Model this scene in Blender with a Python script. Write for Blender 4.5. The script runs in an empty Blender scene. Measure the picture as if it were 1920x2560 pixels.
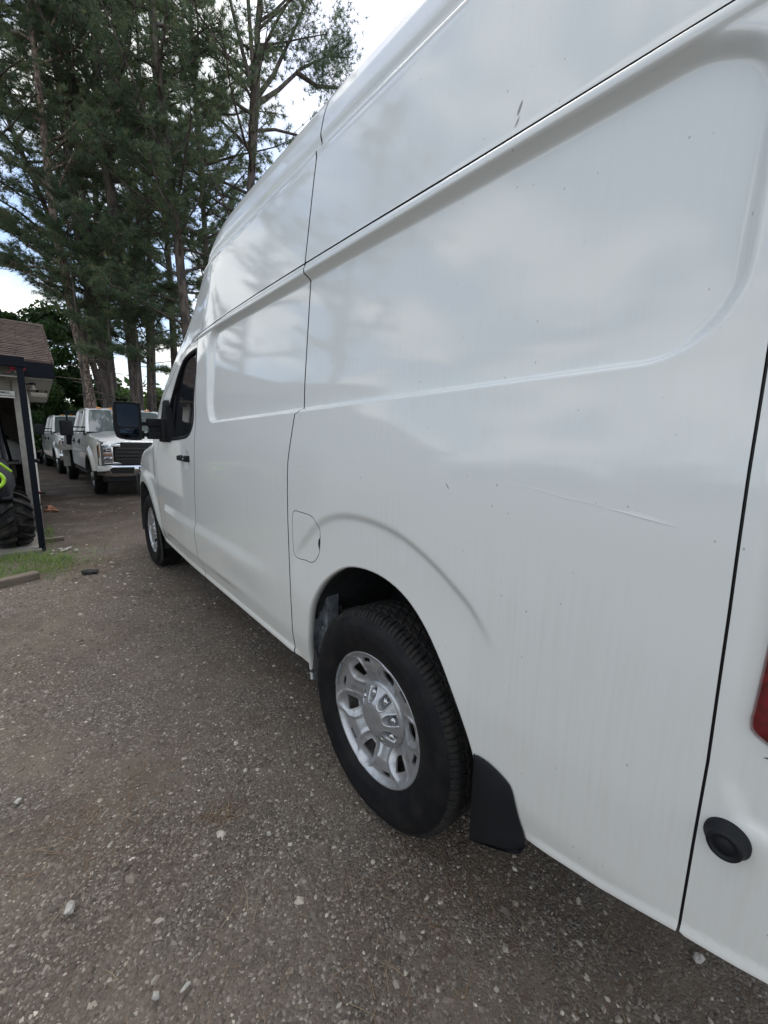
import bpy, math, random
import numpy as np
from mathutils import Vector, Matrix, noise as mnoise
random.seed(7); rng = np.random.default_rng(7)
scene = bpy.context.scene
PI = math.pi

# ------------------------------------------------------------------ camera
def look(yaw, pitch, roll):
    f = Vector((math.sin(yaw)*math.cos(pitch), math.cos(yaw)*math.cos(pitch), -math.sin(pitch)))
    r = Vector((math.cos(yaw), -math.sin(yaw), 0)); u = r.cross(f)
    r2 = r*math.cos(roll)+u*math.sin(roll); u2 = -r*math.sin(roll)+u*math.cos(roll)
    return Matrix((r2, u2, -f)).transposed()
cam = bpy.data.cameras.new('camera'); cam_o = bpy.data.objects.new('camera', cam)
scene.collection.objects.link(cam_o); scene.camera = cam_o
M4 = look(0.7033, 0.17326, 0.02286).to_4x4(); M4.translation = Vector((-0.782, -0.998, 1.348))
cam_o.matrix_world = M4
cam.sensor_fit = 'VERTICAL'; cam.sensor_height = 24.0; cam.lens = 24.0*1012.4/2560
cam.clip_start = 0.03; cam.clip_end = 900
# ------------------------------------------------------------------ view, world, sun
scene.view_settings.view_transform = 'Standard'; scene.view_settings.look = 'None'
scene.view_settings.exposure = 0.93; scene.view_settings.gamma = 1.0
scene.view_settings.use_curve_mapping = False
OFFX, OFFY = 5.3, 9.2
SUN_EL, SUN_AZ = math.radians(60), math.radians(34)     # azimuth from +Y toward +X
world = bpy.data.worlds.new('World'); scene.world = world; world.use_nodes = True
wt = world.node_tree; wn = wt.nodes; wl = wt.links; wn.clear()
def N(tree, typ, **kw):
    n = tree.nodes.new(typ)
    for k, v in kw.items(): setattr(n, k, v)
    return n
def setin(n, **kw):
    for k, v in kw.items(): n.inputs[k.replace('_', ' ')].default_value = v
out = N(wt, 'ShaderNodeOutputWorld'); bg = N(wt, 'ShaderNodeBackground')
sky = N(wt, 'ShaderNodeTexSky'); sky.sky_type = 'NISHITA'; sky.sun_disc = False
sky.sun_elevation = SUN_EL; sky.sun_rotation = SUN_AZ; sky.air_density = 1.0; sky.dust_density = 1.5; sky.ozone_density = 1.3
tc = N(wt, 'ShaderNodeTexCoord'); sep = N(wt, 'ShaderNodeSeparateXYZ'); wl.new(tc.outputs['Generated'], sep.inputs[0])
addz = N(wt, 'ShaderNodeMath', operation='MAXIMUM'); wl.new(sep.outputs['Z'], addz.inputs[0]); addz.inputs[1].default_value = 0.0
addz2 = N(wt, 'ShaderNodeMath', operation='ADD'); wl.new(addz.outputs[0], addz2.inputs[0]); addz2.inputs[1].default_value = 0.22
dx = N(wt, 'ShaderNodeMath', operation='DIVIDE'); dy = N(wt, 'ShaderNodeMath', operation='DIVIDE')
wl.new(sep.outputs['X'], dx.inputs[0]); wl.new(addz2.outputs[0], dx.inputs[1])
wl.new(sep.outputs['Y'], dy.inputs[0]); wl.new(addz2.outputs[0], dy.inputs[1])
cmb = N(wt, 'ShaderNodeCombineXYZ'); wl.new(dx.outputs[0], cmb.inputs[0]); wl.new(dy.outputs[0], cmb.inputs[1])
cmap = N(wt, 'ShaderNodeMapping'); cmap.inputs['Location'].default_value = (OFFX, OFFY, 0); wl.new(cmb.outputs[0], cmap.inputs[0])
n1 = N(wt, 'ShaderNodeTexNoise'); setin(n1, Scale=1.5, Detail=9.0, Roughness=0.56, Distortion=0.25); wl.new(cmap.outputs[0], n1.inputs['Vector'])
cov = N(wt, 'ShaderNodeMapRange'); cov.interpolation_type = 'SMOOTHSTEP'; wl.new(n1.outputs[0], cov.inputs[0])
cov.inputs[1].default_value = 0.44; cov.inputs[2].default_value = 0.57
n2 = N(wt, 'ShaderNodeTexNoise'); setin(n2, Scale=2.6, Detail=6.0, Roughness=0.5); wl.new(cmap.outputs[0], n2.inputs['Vector'])
shade = N(wt, 'ShaderNodeMapRange'); wl.new(n2.outputs[0], shade.inputs[0])
shade.inputs[1].default_value = 0.34; shade.inputs[2].default_value = 0.60
ccol = N(wt, 'ShaderNodeMix', data_type='RGBA'); wl.new(shade.outputs[0], ccol.inputs[0])
ccol.inputs[6].default_value = (6.4, 6.7, 6.8, 1); ccol.inputs[7].default_value = (9.1, 9.05, 8.7, 1)
blend = N(wt, 'ShaderNodeMix', data_type='RGBA'); wl.new(cov.outputs[0], blend.inputs[0])
hz = N(wt, 'ShaderNodeMix', data_type='RGBA', blend_type='ADD'); hz.inputs[0].default_value = 1.0
wl.new(sky.outputs[0], hz.inputs[6]); hz.inputs[7].default_value = (.3, .45, .7, 1)
wl.new(hz.outputs[2], blend.inputs[6]); wl.new(ccol.outputs[2], blend.inputs[7])
wl.new(blend.outputs[2], bg.inputs['Color']); bg.inputs['Strength'].default_value = 0.1
wl.new(bg.outputs[0], out.inputs[0])
sun = bpy.data.lights.new('sun', 'SUN'); sun.energy = .9; sun.angle = math.radians(32); sun.color = (1.0, 0.95, 0.87)
sun_o = bpy.data.objects.new('sun', sun); scene.collection.objects.link(sun_o)
sd = Vector((math.sin(SUN_AZ)*math.cos(SUN_EL), math.cos(SUN_AZ)*math.cos(SUN_EL), math.sin(SUN_EL)))
sun_o.rotation_euler = sd.to_track_quat('Z', 'Y').to_euler(); sun_o.location = (0, 0, 30)

# ------------------------------------------------------------------ helpers
def link(o): scene.collection.objects.link(o)
def thing(name, label, cat, loc=(0, 0, 0), rz=0, group=None):
    o = bpy.data.objects.new(name, None); link(o); o.location = loc; o.rotation_euler = (0, 0, rz)
    o.empty_display_size = 0.2; return tag(o, label, cat, group)
def tag(o, label=None, cat=None, group=None, kind=None):
    for k, v in (('label', label), ('category', cat), ('group', group), ('kind', kind)):
        if v: o[k] = v
    return o
class MB:
    def __init__(s): s.v = []; s.f = []; s.sm = []; s.mi = []
    def add(s, vs, fs, smooth=False, mi=0):
        b = len(s.v); s.v += [tuple(v) for v in vs]; s.f += [tuple(i+b for i in f) for f in fs]
        s.sm += [smooth]*len(fs); s.mi += [mi]*len(fs); return s
    def box(s, x0, x1, y0, y1, z0, z1, mi=0, bev=0):
        if bev: return s.rbox(x0, x1, y0, y1, z0, z1, bev, mi)
        v = [(x, y, z) for x in (x0, x1) for y in (y0, y1) for z in (z0, z1)]
        f = [(0, 1, 3, 2), (4, 6, 7, 5), (0, 4, 5, 1), (2, 3, 7, 6), (0, 2, 6, 4), (1, 5, 7, 3)]
        return s.add(v, f, mi=mi)
    def rbox(s, x0, x1, y0, y1, z0, z1, b, mi=0):
        b = min(b, (x1-x0)/2.01, (y1-y0)/2.01, (z1-z0)/2.01)
        import bmesh
        bm = bmesh.new(); bmesh.ops.create_cube(bm, size=1)
        for v in bm.verts: v.co = ((x0+x1)/2+v.co.x*(x1-x0), (y0+y1)/2+v.co.y*(y1-y0), (z0+z1)/2+v.co.z*(z1-z0))
        bmesh.ops.bevel(bm, geom=list(bm.edges), offset=b, segments=3, profile=0.6, affect='EDGES')
        bm.verts.index_update(); bm.faces.ensure_lookup_table()
        s.add([tuple(v.co) for v in bm.verts], [[v.index for v in f.verts] for f in bm.faces], True, mi); bm.free(); return s
    def prism(s, pts, axis, a, b, mi=0, smooth=False):
        # pts: 2-D outline in the two other axes (in x,y,z order), extruded along axis from a to b
        def P(p, t):
            q = list(p); q.insert(axis, t); return tuple(q)
        n = len(pts); v = [P(p, a) for p in pts]+[P(p, b) for p in pts]
        f = [tuple(range(n)), tuple(range(2*n-1, n-1, -1))]
        s.add(v, f, False, mi)
        s.add(v, [(i, i+n, (i+1) % n+n, (i+1) % n) for i in range(n)], smooth, mi); return s
    def tube(s, pts, rad, n=10, cap=True, mi=0):
        pts = [Vector(p) for p in pts]; k = len(pts)
        if not hasattr(rad, '__len__'): rad = [rad]*k
        vs = []; ref = Vector((0.13, 0.2, 1.0))
        for i, p in enumerate(pts):
            t = (pts[min(i+1, k-1)]-pts[max(i-1, 0)]).normalized()
            if abs(t.dot(ref.normalized())) > .97: ref = Vector((1, .1, 0))
            a = t.cross(ref).normalized(); b = t.cross(a)
            for j in range(n):
                an = 2*PI*j/n; vs.append(p+(a*math.cos(an)+b*math.sin(an))*rad[i])
        fs = [(i*n+j, i*n+(j+1) % n, (i+1)*n+(j+1) % n, (i+1)*n+j) for i in range(k-1) for j in range(n)]
        s.add(vs, fs, True, mi)
        if cap: s.add(vs[:n], [tuple(range(n-1, -1, -1))], mi=mi); s.add(vs[-n:], [tuple(range(n))], mi=mi)
        return s
    def lathe(s, prof, n=64, c=(0, 0, 0), axis='x', mi=0):
        # prof: (axial, radius)
        vs = []
        for a, r in prof:
            for j in range(n):
                t = 2*PI*j/n
                if axis == 'x': vs.append((c[0]+a, c[1]+r*math.cos(t), c[2]+r*math.sin(t)))
                elif axis == 'z': vs.append((c[0]+r*math.cos(t), c[1]+r*math.sin(t), c[2]+a))
                else: vs.append((c[0]+r*math.cos(t), c[1]+a, c[2]+r*math.sin(t)))
        fs = [(i*n+j, i*n+(j+1) % n, (i+1)*n+(j+1) % n, (i+1)*n+j) for i in range(len(prof)-1) for j in range(n)]
        return s.add(vs, fs, True, mi)
    def build(s, name, mats, parent=None, loc=None):
        me = bpy.data.meshes.new(name); me.from_pydata(s.v, [], s.f)
        if not isinstance(mats, (list, tuple)): mats = [mats]
        for m in mats: me.materials.append(m)
        me.polygons.foreach_set('use_smooth', s.sm); me.polygons.foreach_set('material_index', s.mi)
        me.validate(); me.update()
        o = bpy.data.objects.new(name, me); link(o)
        if parent: o.parent = parent
        if loc: o.location = loc
        return o
def npmesh(name, V, F, mat, parent=None, smooth=True, attr=None):
    """V (n,3) array, F (m,k) array of equal-size faces"""
    me = bpy.data.meshes.new(name); V = np.asarray(V, np.float32); F = np.asarray(F, np.int32)
    me.vertices.add(len(V)); me.vertices.foreach_set('co', V.ravel())
    k = F.shape[1]; me.loops.add(F.size); me.loops.foreach_set('vertex_index', F.ravel())
    me.polygons.add(len(F)); me.polygons.foreach_set('loop_start', np.arange(0, F.size, k, dtype=np.int32))
    me.polygons.foreach_set('loop_total', np.full(len(F), k, np.int32))
    me.polygons.foreach_set('use_smooth', np.full(len(F), smooth))
    if attr is not None:
        a = me.attributes.new('tone', 'FLOAT', 'POINT'); a.data.foreach_set('value', np.asarray(attr, np.float32))
    me.materials.append(mat); me.update(calc_edges=True); 
    o = bpy.data.objects.new(name, me); link(o)
    if parent: o.parent = parent
    return o
def copy_tree(o, parent=None):
    c = o.copy(); link(c)
    if parent is not None: c.parent = parent
    for ch in list(o.children): copy_tree(ch, c)
    return c
def sm(a, b, t):
    t = np.clip((t-a)/(b-a), 0, 1); return t*t*(3-2*t)

# ------------------------------------------------------------------ materials
def mat(name, col, rough=0.5, metal=0.0, coat=0.0, spec=0.5, noise=None, bump=None, trans=0.0, ior=None, coat_rough=0.05):
    m = bpy.data.materials.new(name); m.use_nodes = True; t = m.node_tree; b = t.nodes['Principled BSDF']
    b.inputs['Base Color'].default_value = (*col, 1); b.inputs['Roughness'].default_value = rough
    b.inputs['Metallic'].default_value = metal; b.inputs['Coat Weight'].default_value = coat
    b.inputs['Coat Roughness'].default_value = coat_rough; b.inputs['Specular IOR Level'].default_value = spec
    b.inputs['Transmission Weight'].default_value = trans
    if ior: b.inputs['IOR'].default_value = ior
    co = N(t, 'ShaderNodeTexCoord')
    if noise:   # (scale, amount, second colour)
        sc, c2, lo, hi = noise
        n = N(t, 'ShaderNodeTexNoise'); setin(n, Detail=6.0, Roughness=0.6)
        if hasattr(sc, '__len__'):
            mp = N(t, 'ShaderNodeMapping'); mp.inputs['Scale'].default_value = sc
            t.links.new(co.outputs['Object'], mp.inputs[0]); t.links.new(mp.outputs[0], n.inputs['Vector']); n.inputs['Scale'].default_value = 1
        else:
            n.inputs['Scale'].default_value = sc; t.links.new(co.outputs['Object'], n.inputs['Vector'])
        r = N(t, 'ShaderNodeMapRange'); t.links.new(n.outputs[0], r.inputs[0]); r.inputs[1].default_value = lo; r.inputs[2].default_value = hi
        mx = N(t, 'ShaderNodeMix', data_type='RGBA'); t.links.new(r.outputs[0], mx.inputs[0])
        mx.inputs[6].default_value = (*col, 1); mx.inputs[7].default_value = (*c2, 1)
        t.links.new(mx.outputs[2], b.inputs['Base Color'])
    if bump:
        sc, st = bump
        n = N(t, 'ShaderNodeTexNoise'); setin(n, Detail=4.0)
        if hasattr(sc, '__len__'):
            mp = N(t, 'ShaderNodeMapping'); mp.inputs['Scale'].default_value = sc
            t.links.new(co.outputs['Object'], mp.inputs[0]); t.links.new(mp.outputs[0], n.inputs['Vector']); n.inputs['Scale'].default_value = 1
        else:
            n.inputs['Scale'].default_value = sc; t.links.new(co.outputs['Object'], n.inputs['Vector'])
        bp = N(t, 'ShaderNodeBump'); bp.inputs['Strength'].default_value = st; bp.inputs['Distance'].default_value = 0.01
        t.links.new(n.outputs[0], bp.inputs['Height']); t.links.new(bp.outputs[0], b.inputs['Normal'])
    return m

def paint_material():
    m = bpy.data.materials.new('white_van_paint'); m.use_nodes = True; t = m.node_tree; b = t.nodes['Principled BSDF']
    co = N(t, 'ShaderNodeTexCoord'); geo = N(t, 'ShaderNodeSeparateXYZ'); t.links.new(co.outputs['Object'], geo.inputs[0])
    def mapn(scale, nscale, det=4.0, lo=.5, hi=.7, rough=.55):
        mp = N(t, 'ShaderNodeMapping'); mp.inputs['Scale'].default_value = scale; t.links.new(co.outputs['Object'], mp.inputs[0])
        n = N(t, 'ShaderNodeTexNoise'); setin(n, Scale=nscale, Detail=det, Roughness=rough); t.links.new(mp.outputs[0], n.inputs['Vector'])
        r = N(t, 'ShaderNodeMapRange'); t.links.new(n.outputs[0], r.inputs[0]); r.inputs[1].default_value = lo; r.inputs[2].default_value = hi
        return r
    streak = mapn((1, 1, .035), 95, 3, .46, .78)        # run-off streaks
    patch = mapn((1, 1, 1), 2.2, 4, .35, .65)            # where the streaks are strong
    low = N(t, 'ShaderNodeMapRange'); t.links.new(geo.outputs['Z'], low.inputs[0]); low.inputs[1].default_value = 1.9; low.inputs[2].default_value = .5; low.inputs[3].default_value = .25; low.inputs[4].default_value = 1.0
    a1 = N(t, 'ShaderNodeMath', operation='MULTIPLY'); t.links.new(streak.outputs[0], a1.inputs[0]); t.links.new(patch.outputs[0], a1.inputs[1])
    a2 = N(t, 'ShaderNodeMath', operation='MULTIPLY'); t.links.new(a1.outputs[0], a2.inputs[0]); t.links.new(low.outputs[0], a2.inputs[1])
    mx = N(t, 'ShaderNodeMix', data_type='RGBA'); t.links.new(a2.outputs[0], mx.inputs[0])
    mx.inputs[6].default_value = (.76, .785, .775, 1); mx.inputs[7].default_value = (.70, .69, .655, 1)
    # general film of dust, heavier near the sill
    film = N(t, 'ShaderNodeMapRange'); t.links.new(geo.outputs['Z'], film.inputs[0]); film.inputs[1].default_value = 1.3; film.inputs[2].default_value = .38; film.inputs[3].default_value = 0; film.inputs[4].default_value = .5
    fm = N(t, 'ShaderNodeMix', data_type='RGBA'); t.links.new(film.outputs[0], fm.inputs[0]); t.links.new(mx.outputs[2], fm.inputs[6]); fm.inputs[7].default_value = (.68, .655, .59, 1)
    # small dead insects and tar specks
    mp = N(t, 'ShaderNodeMapping'); mp.inputs['Scale'].default_value = (1, 1.0, .7); mp.inputs['Rotation'].default_value = (.6, 0, 0); t.links.new(co.outputs['Object'], mp.inputs[0])
    v = N(t, 'ShaderNodeTexVoronoi'); v.feature = 'F1'; v.inputs['Scale'].default_value = 42; t.links.new(mp.outputs[0], v.inputs['Vector'])
    rr = N(t, 'ShaderNodeMapRange'); t.links.new(v.outputs['Color'], rr.inputs[0]); rr.inputs[1].default_value = .30; rr.inputs[2].default_value = 1.0; rr.inputs[3].default_value = 0.0; rr.inputs[4].default_value = .11
    lt = N(t, 'ShaderNodeMath', operation='LESS_THAN'); t.links.new(v.outputs['Distance'], lt.inputs[0]); t.links.new(rr.outputs[0], lt.inputs[1])
    ls = N(t, 'ShaderNodeMath', operation='MULTIPLY'); t.links.new(lt.outputs[0], ls.inputs[0]); ls.inputs[1].default_value = .4
    sp = N(t, 'ShaderNodeMix', data_type='RGBA'); t.links.new(ls.outputs[0], sp.inputs[0]); t.links.new(fm.outputs[2], sp.inputs[6]); sp.inputs[7].default_value = (.16, .15, .12, 1)
    t.links.new(sp.outputs[2], b.inputs['Base Color'])
    b.inputs['Roughness'].default_value = .5; b.inputs['Specular IOR Level'].default_value = .25; b.inputs['Coat Weight'].default_value = 1.0; b.inputs['Coat IOR'].default_value = 1.55
    cr = N(t, 'ShaderNodeMapRange'); t.links.new(a2.outputs[0], cr.inputs[0]); cr.inputs[3].default_value = .018; cr.inputs[4].default_value = .22
    t.links.new(cr.outputs[0], b.inputs['Coat Roughness'])
    n = N(t, 'ShaderNodeTexNoise'); setin(n, Scale=5.0, Detail=1.0); t.links.new(co.outputs['Object'], n.inputs['Vector'])
    n3 = N(t, 'ShaderNodeTexNoise'); setin(n3, Scale=420.0, Detail=1.0); t.links.new(co.outputs['Object'], n3.inputs['Vector'])
    bp = N(t, 'ShaderNodeBump'); bp.inputs['Strength'].default_value = .012; bp.inputs['Distance'].default_value = .012; t.links.new(n.outputs[0], bp.inputs['Height'])
    bp2 = N(t, 'ShaderNodeBump'); bp2.inputs['Strength'].default_value = .05; bp2.inputs['Distance'].default_value = .0006; t.links.new(n3.outputs[0], bp2.inputs['Height']); t.links.new(bp.outputs[0], bp2.inputs['Normal'])
    t.links.new(bp2.outputs[0], b.inputs['Normal']); t.links.new(bp2.outputs[0], b.inputs['Coat Normal'])
    return m
M = {}
M['paint'] = paint_material()
M['tpaint'] = mat('white_truck_paint', (.84, .84, .83), .35, coat=1.0, noise=(3.0, (.74, .73, .69), .45, .7))
M['black_plastic'] = mat('black_textured_plastic', (.012, .013, .0155), .55, spec=.22, noise=(30, (.012, .013, .015), .4, .7), bump=(400, .15))
M['rubber'] = mat('tyre_rubber', (.008, .0085, .0105), .6, spec=.18, noise=(14, (.020, .019, .018), .42, .75), bump=(260, .12))
M['tread'] = mat('tread_rubber', (.020, .020, .020), .8, spec=.2, noise=(22, (.042, .037, .032), .45, .75), bump=(300, .3))
M['gap_shade'] = mat('shaded_panel_edge', (.07, .07, .068), .7)  # shade inside the panel gaps, painted dark onto the white panel edges
M['seal'] = mat('black_rubber_seal', (.012, .012, .014), .5)
M['silver'] = mat('painted_silver_steel', (.46, .47, .49), .36, metal=.7, noise=(40, (.33, .33, .33), .5, .75), bump=(180, .04))
M['chrome'] = mat('chrome', (.75, .76, .78), .12, metal=1.0)
M['nut'] = mat('steel_lug_nut', (.62, .62, .62), .22, metal=1.0, noise=(200, (.3, .26, .2), .5, .7))
M['weight'] = mat('lead_wheel_weight', (.24, .26, .28), .55, metal=.4, bump=(200, .3))
M['glass'] = mat('dark_tinted_glass', (.012, .014, .017), .03, spec=.6, coat=.3)
M['windscreen'] = mat('windscreen_glass', (.10, .12, .12), .03, spec=1.0, coat=1.0)  # base colour lightened to stand in for sky reflected in the glass
M['grille'] = mat('gloss_black_grille', (.006, .006, .007), .3)
M['mirror'] = mat('mirror_glass', (.018, .024, .036), .06, metal=1.0)  # tint darkened to stand in for reflected dark trees that are not built
M['redlens'] = mat('red_tail_lens', (.17, .004, .010), .12, coat=1.0, noise=(60, (.10, .003, .005), .45, .6))
M['well'] = mat('grey_undercoated_steel', (.21, .235, .26), .6, metal=.1, noise=(26, (.08, .09, .10), .4, .65), bump=(60, .5))
M['dark'] = mat('dark_underbody', (.006, .006, .007), .8)
M['amber'] = mat('amber_lens', (.75, .28, .05), .2, coat=1.0)
M['clear'] = mat('clear_headlamp', (.55, .57, .6), .08, metal=.7, noise=((30, 30, 60), (.08, .08, .09), .45, .55))
M['alu'] = mat('dull_aluminium', (.34, .34, .33), .45, metal=.7, noise=(9, (.2, .19, .17), .45, .7))
M['scratch'] = mat('bare_scratch', (.88, .9, .9), .4)
M['chip'] = mat('grey_paint_chip', (.30, .31, .32), .6)
M['post'] = mat('charcoal_painted_timber', (.007, .009, .014), .75, spec=.15, bump=((60, 60, 6), .3))
M['trim'] = mat('beige_painted_trim', (.30, .285, .25), .6, noise=(12, (.20, .185, .155), .45, .75), bump=((40, 40, 4), .2))
M['wall'] = mat('beige_painted_wall', (.33, .31, .27), .75, noise=(5, (.25, .23, .19), .45, .7), bump=(30, .1))
M['shingle'] = mat('brown_asphalt_shingle', (.115, .078, .062), .9, noise=(7, (.052, .038, .032), .4, .65), bump=(220, .5))
M['white_metal'] = mat('white_sheet_metal', (.80, .77, .70), .5, noise=(9, (.42, .39, .33), .5, .75))  # white raised to paint in the sunlight on the workshop side wall
M['concrete'] = mat('weathered_concrete', (.25, .23, .20), .9, noise=(9, (.14, .125, .105), .4, .7), bump=(60, .4))
M['timber'] = mat('weathered_timber', (.21, .175, .135), .85, noise=((4, 60, 60), (.11, .09, .068), .4, .65), bump=((5, 80, 80), .5))
M['sign'] = mat('white_sign_board', (.70, .70, .66), .5)
M['ink'] = mat('black_sign_ink', (.02, .02, .02), .6)
M['redcloth'] = mat('red_plastic_ribbon', (.33, .018, .035), .4, bump=(20, .3))
M['neon'] = mat('neon_green_plastic', (.45, .78, .03), .35, coat=.4)
M['atvblack'] = mat('muddy_black_plastic', (.015, .016, .018), .45, spec=.25, noise=(9, (.085, .08, .07), .5, .75))
M['mudtyre'] = mat('dusty_mud_tyre', (.012, .012, .012), .75, spec=.2, noise=(12, (.055, .050, .043), .42, .72), bump=(60, .3))
M['brick'] = mat('orange_brick', (.36, .17, .09), .9, bump=(80, .5), noise=(20, (.24, .12, .08), .4, .7))
M['stone'] = mat('pale_stone', (.44, .42, .38), .85, bump=(90, .4), noise=(35, (.27, .25, .23), .4, .7))
M['darkstone'] = mat('dark_rubber_scrap', (.03, .03, .03), .8, bump=(60, .5))

def leaf_mat(name, c1, c2, c3, transl=.35):
    m = bpy.data.materials.new(name); m.use_nodes = True; t = m.node_tree; t.nodes.remove(t.nodes['Principled BSDF'])
    o = t.nodes['Material Output']; at = N(t, 'ShaderNodeAttribute'); at.attribute_name = 'tone'
    r = N(t, 'ShaderNodeValToRGB'); e = r.color_ramp.elements; e[0].color = (*c1, 1); e[1].color = (*c3, 1); k = e.new(.5); k.color = (*c2, 1)
    t.links.new(at.outputs['Fac'], r.inputs[0])
    d = N(t, 'ShaderNodeBsdfPrincipled'); d.inputs['Roughness'].default_value = .55; d.inputs['Specular IOR Level'].default_value = .35
    tr = N(t, 'ShaderNodeBsdfTranslucent'); mx = N(t, 'ShaderNodeMixShader'); mx.inputs[0].default_value = transl
    t.links.new(r.outputs[0], d.inputs['Base Color']); t.links.new(r.outputs[0], tr.inputs['Color'])
    t.links.new(d.outputs[0], mx.inputs[1]); t.links.new(tr.outputs[0], mx.inputs[2]); t.links.new(mx.outputs[0], o.inputs[0]); return m
M['needles'] = leaf_mat('pine_needles', (.095, .150, .092), (.140, .205, .120), (.26, .27, .14), .55)
M['leaves'] = leaf_mat('broad_leaves', (.030, .068, .026), (.075, .14, .04), (.13, .20, .04), .45)
M['grass'] = leaf_mat('grass_blades', (.08, .15, .03), (.15, .27, .055), (.28, .33, .11), .35)
M['straw'] = leaf_mat('dead_pine_needles', (.10, .05, .028), (.20, .12, .07), (.34, .26, .17), .1)
M['gravel'] = leaf_mat('gravel_stones', (.068, .056, .046), (.220, .185, .150), (.64, .58, .49), 0.0)
def bark(name, c1, c2, sc=(9, 9, 2.2)):
    return mat(name, c1, .9, noise=(sc, c2, .42, .58), bump=((22, 22, 5), 1.0))
M['bark'] = bark('pine_bark', (.14, .115, .098), (.055, .047, .043))
M['bark2'] = bark('pale_pine_bark', (.30, .23, .18), (.07, .052, .042), (16, 16, 7))

def ground_material():
    m = bpy.data.materials.new('gravel_and_dirt'); m.use_nodes = True; t = m.node_tree; b = t.nodes['Principled BSDF']
    co = N(t, 'ShaderNodeTexCoord')
    def nz(scale, det, rough=.6):
        n = N(t, 'ShaderNodeTexNoise'); setin(n, Scale=scale, Detail=det, Roughness=rough); t.links.new(co.outputs['Object'], n.inputs['Vector']); return n
    def mr(src, lo, hi, a=0, b_=1):
        r = N(t, 'ShaderNodeMapRange'); t.links.new(src, r.inputs[0]); r.inputs[1].default_value = lo; r.inputs[2].default_value = hi; r.inputs[3].default_value = a; r.inputs[4].default_value = b_; return r.outputs[0]
    def mix(f, a, b_, bt='MIX'):
        x = N(t, 'ShaderNodeMix', data_type='RGBA', blend_type=bt)
        for s, i in ((f, 0), (a, 6), (b_, 7)):
            if hasattr(s, 'is_linked') or hasattr(s, 'links'): t.links.new(s, x.inputs[i])
            else: x.inputs[i].default_value = s if i == 0 else (*s, 1)
        return x.outputs[2]
    big = mr(nz(.9, 5).outputs[0], .40, .62); mid = mr(nz(6, 5).outputs[0], .35, .65); dark = mr(nz(2.3, 6, .65).outputs[0], .5, .68)
    v = N(t, 'ShaderNodeTexVoronoi'); v.inputs['Scale'].default_value = 150; v.inputs['Randomness'].default_value = 1; t.links.new(co.outputs['Object'], v.inputs['Vector'])
    vs = N(t, 'ShaderNodeSeparateColor'); t.links.new(v.outputs['Color'], vs.inputs[0])
    peb = N(t, 'ShaderNodeValToRGB'); e = peb.color_ramp.elements; e[0].color = (.07, .065, .06, 1); e[1].color = (.50, .47, .43, 1)
    k = e.new(.62); k.color = (.165, .140, .117, 1); k = e.new(.9); k.color = (.21, .18, .15, 1); t.links.new(vs.outputs[0], peb.inputs[0])
    dirt = mix(mid, (.125, .099, .076), (.188, .153, .120))
    dirt = mix(dark, dirt, (.075, .063, .052))
    amt = mr(nz(2.0, 5, .6).outputs[0], .36, .60, .18, .85)
    c = mix(amt, dirt, peb.outputs[0])
    red = mr(nz(1.3, 4).outputs[0], .50, .66, 0, .45)
    c = mix(red, c, (.105, .074, .054))
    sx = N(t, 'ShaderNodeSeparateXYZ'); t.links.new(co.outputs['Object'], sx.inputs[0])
    tree_shade = N(t, 'ShaderNodeMath', operation='MULTIPLY'); t.links.new(mr(sx.outputs[1], 4.2, 7.5, 0, .8), tree_shade.inputs[0]); t.links.new(mr(nz(1.9, 5, .65).outputs[0], .32, .55, .35, 1), tree_shade.inputs[1])
    c = mix(tree_shade.outputs[0], c, (.050, .036, .028))  # tree shade painted into the farther ground as a dark litter brown
    t.links.new(c, b.inputs['Base Color']); b.inputs['Roughness'].default_value = .92; b.inputs['Specular IOR Level'].default_value = .25
    h = N(t, 'ShaderNodeMath', operation='MULTIPLY'); t.links.new(mr(v.outputs['Distance'], .0, .8, 1, 0), h.inputs[0]); t.links.new(amt, h.inputs[1])
    h2 = N(t, 'ShaderNodeMath', operation='ADD'); t.links.new(h.outputs[0], h2.inputs[0]); t.links.new(nz(160, 3).outputs[0], h2.inputs[1])
    bp = N(t, 'ShaderNodeBump'); bp.inputs['Strength'].default_value = .9; bp.inputs['Distance'].default_value = .005; t.links.new(h2.outputs[0], bp.inputs['Height'])
    t.links.new(bp.outputs[0], b.inputs['Normal']); return m
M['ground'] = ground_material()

# ------------------------------------------------------------------ ground
def gh(x, y):
    x = np.asarray(x, float); y = np.asarray(y, float)
    return (.006*np.sin(1.7*x+.8*np.sin(1.1*y))*np.sin(1.3*y+.5) + .004*np.sin(4.1*x+2.2*y)*np.sin(3.3*y-1.9*x)
            + .0025*np.sin(9.3*x-1.2*y+1)*np.sin(8.1*y+2.7*x)) - .006
def axis_pts(a, b, fine0, fine1, d):
    p = list(np.arange(fine0, fine1, d)); s = d
    x = fine0; lo = []
    while x > a: s *= 1.25; x -= s; lo.append(x)
    s = d; x = fine1; hi = [fine1]
    while x < b: s *= 1.25; x += s; hi.append(x)
    return np.array(lo[::-1]+p+hi)
gx = axis_pts(-400, 400, -4, 3, .07); gy = axis_pts(-400, 420, -2.5, 7, .07)
GX, GY = np.meshgrid(gx, gy, indexing='ij')
fall = np.exp(-((GX+.5)**2+(GY-2)**2)/900)
V = np.stack([GX, GY, gh(GX, GY)*fall], -1).reshape(-1, 3); ny_ = len(gy)
I, J = np.meshgrid(np.arange(len(gx)-1), np.arange(ny_-1), indexing='ij'); a = (I*ny_+J).ravel()
g = npmesh('ground', V, np.stack([a, a+ny_, a+ny_+1, a+1], 1), M['ground']); tag(g, kind='structure')

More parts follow.
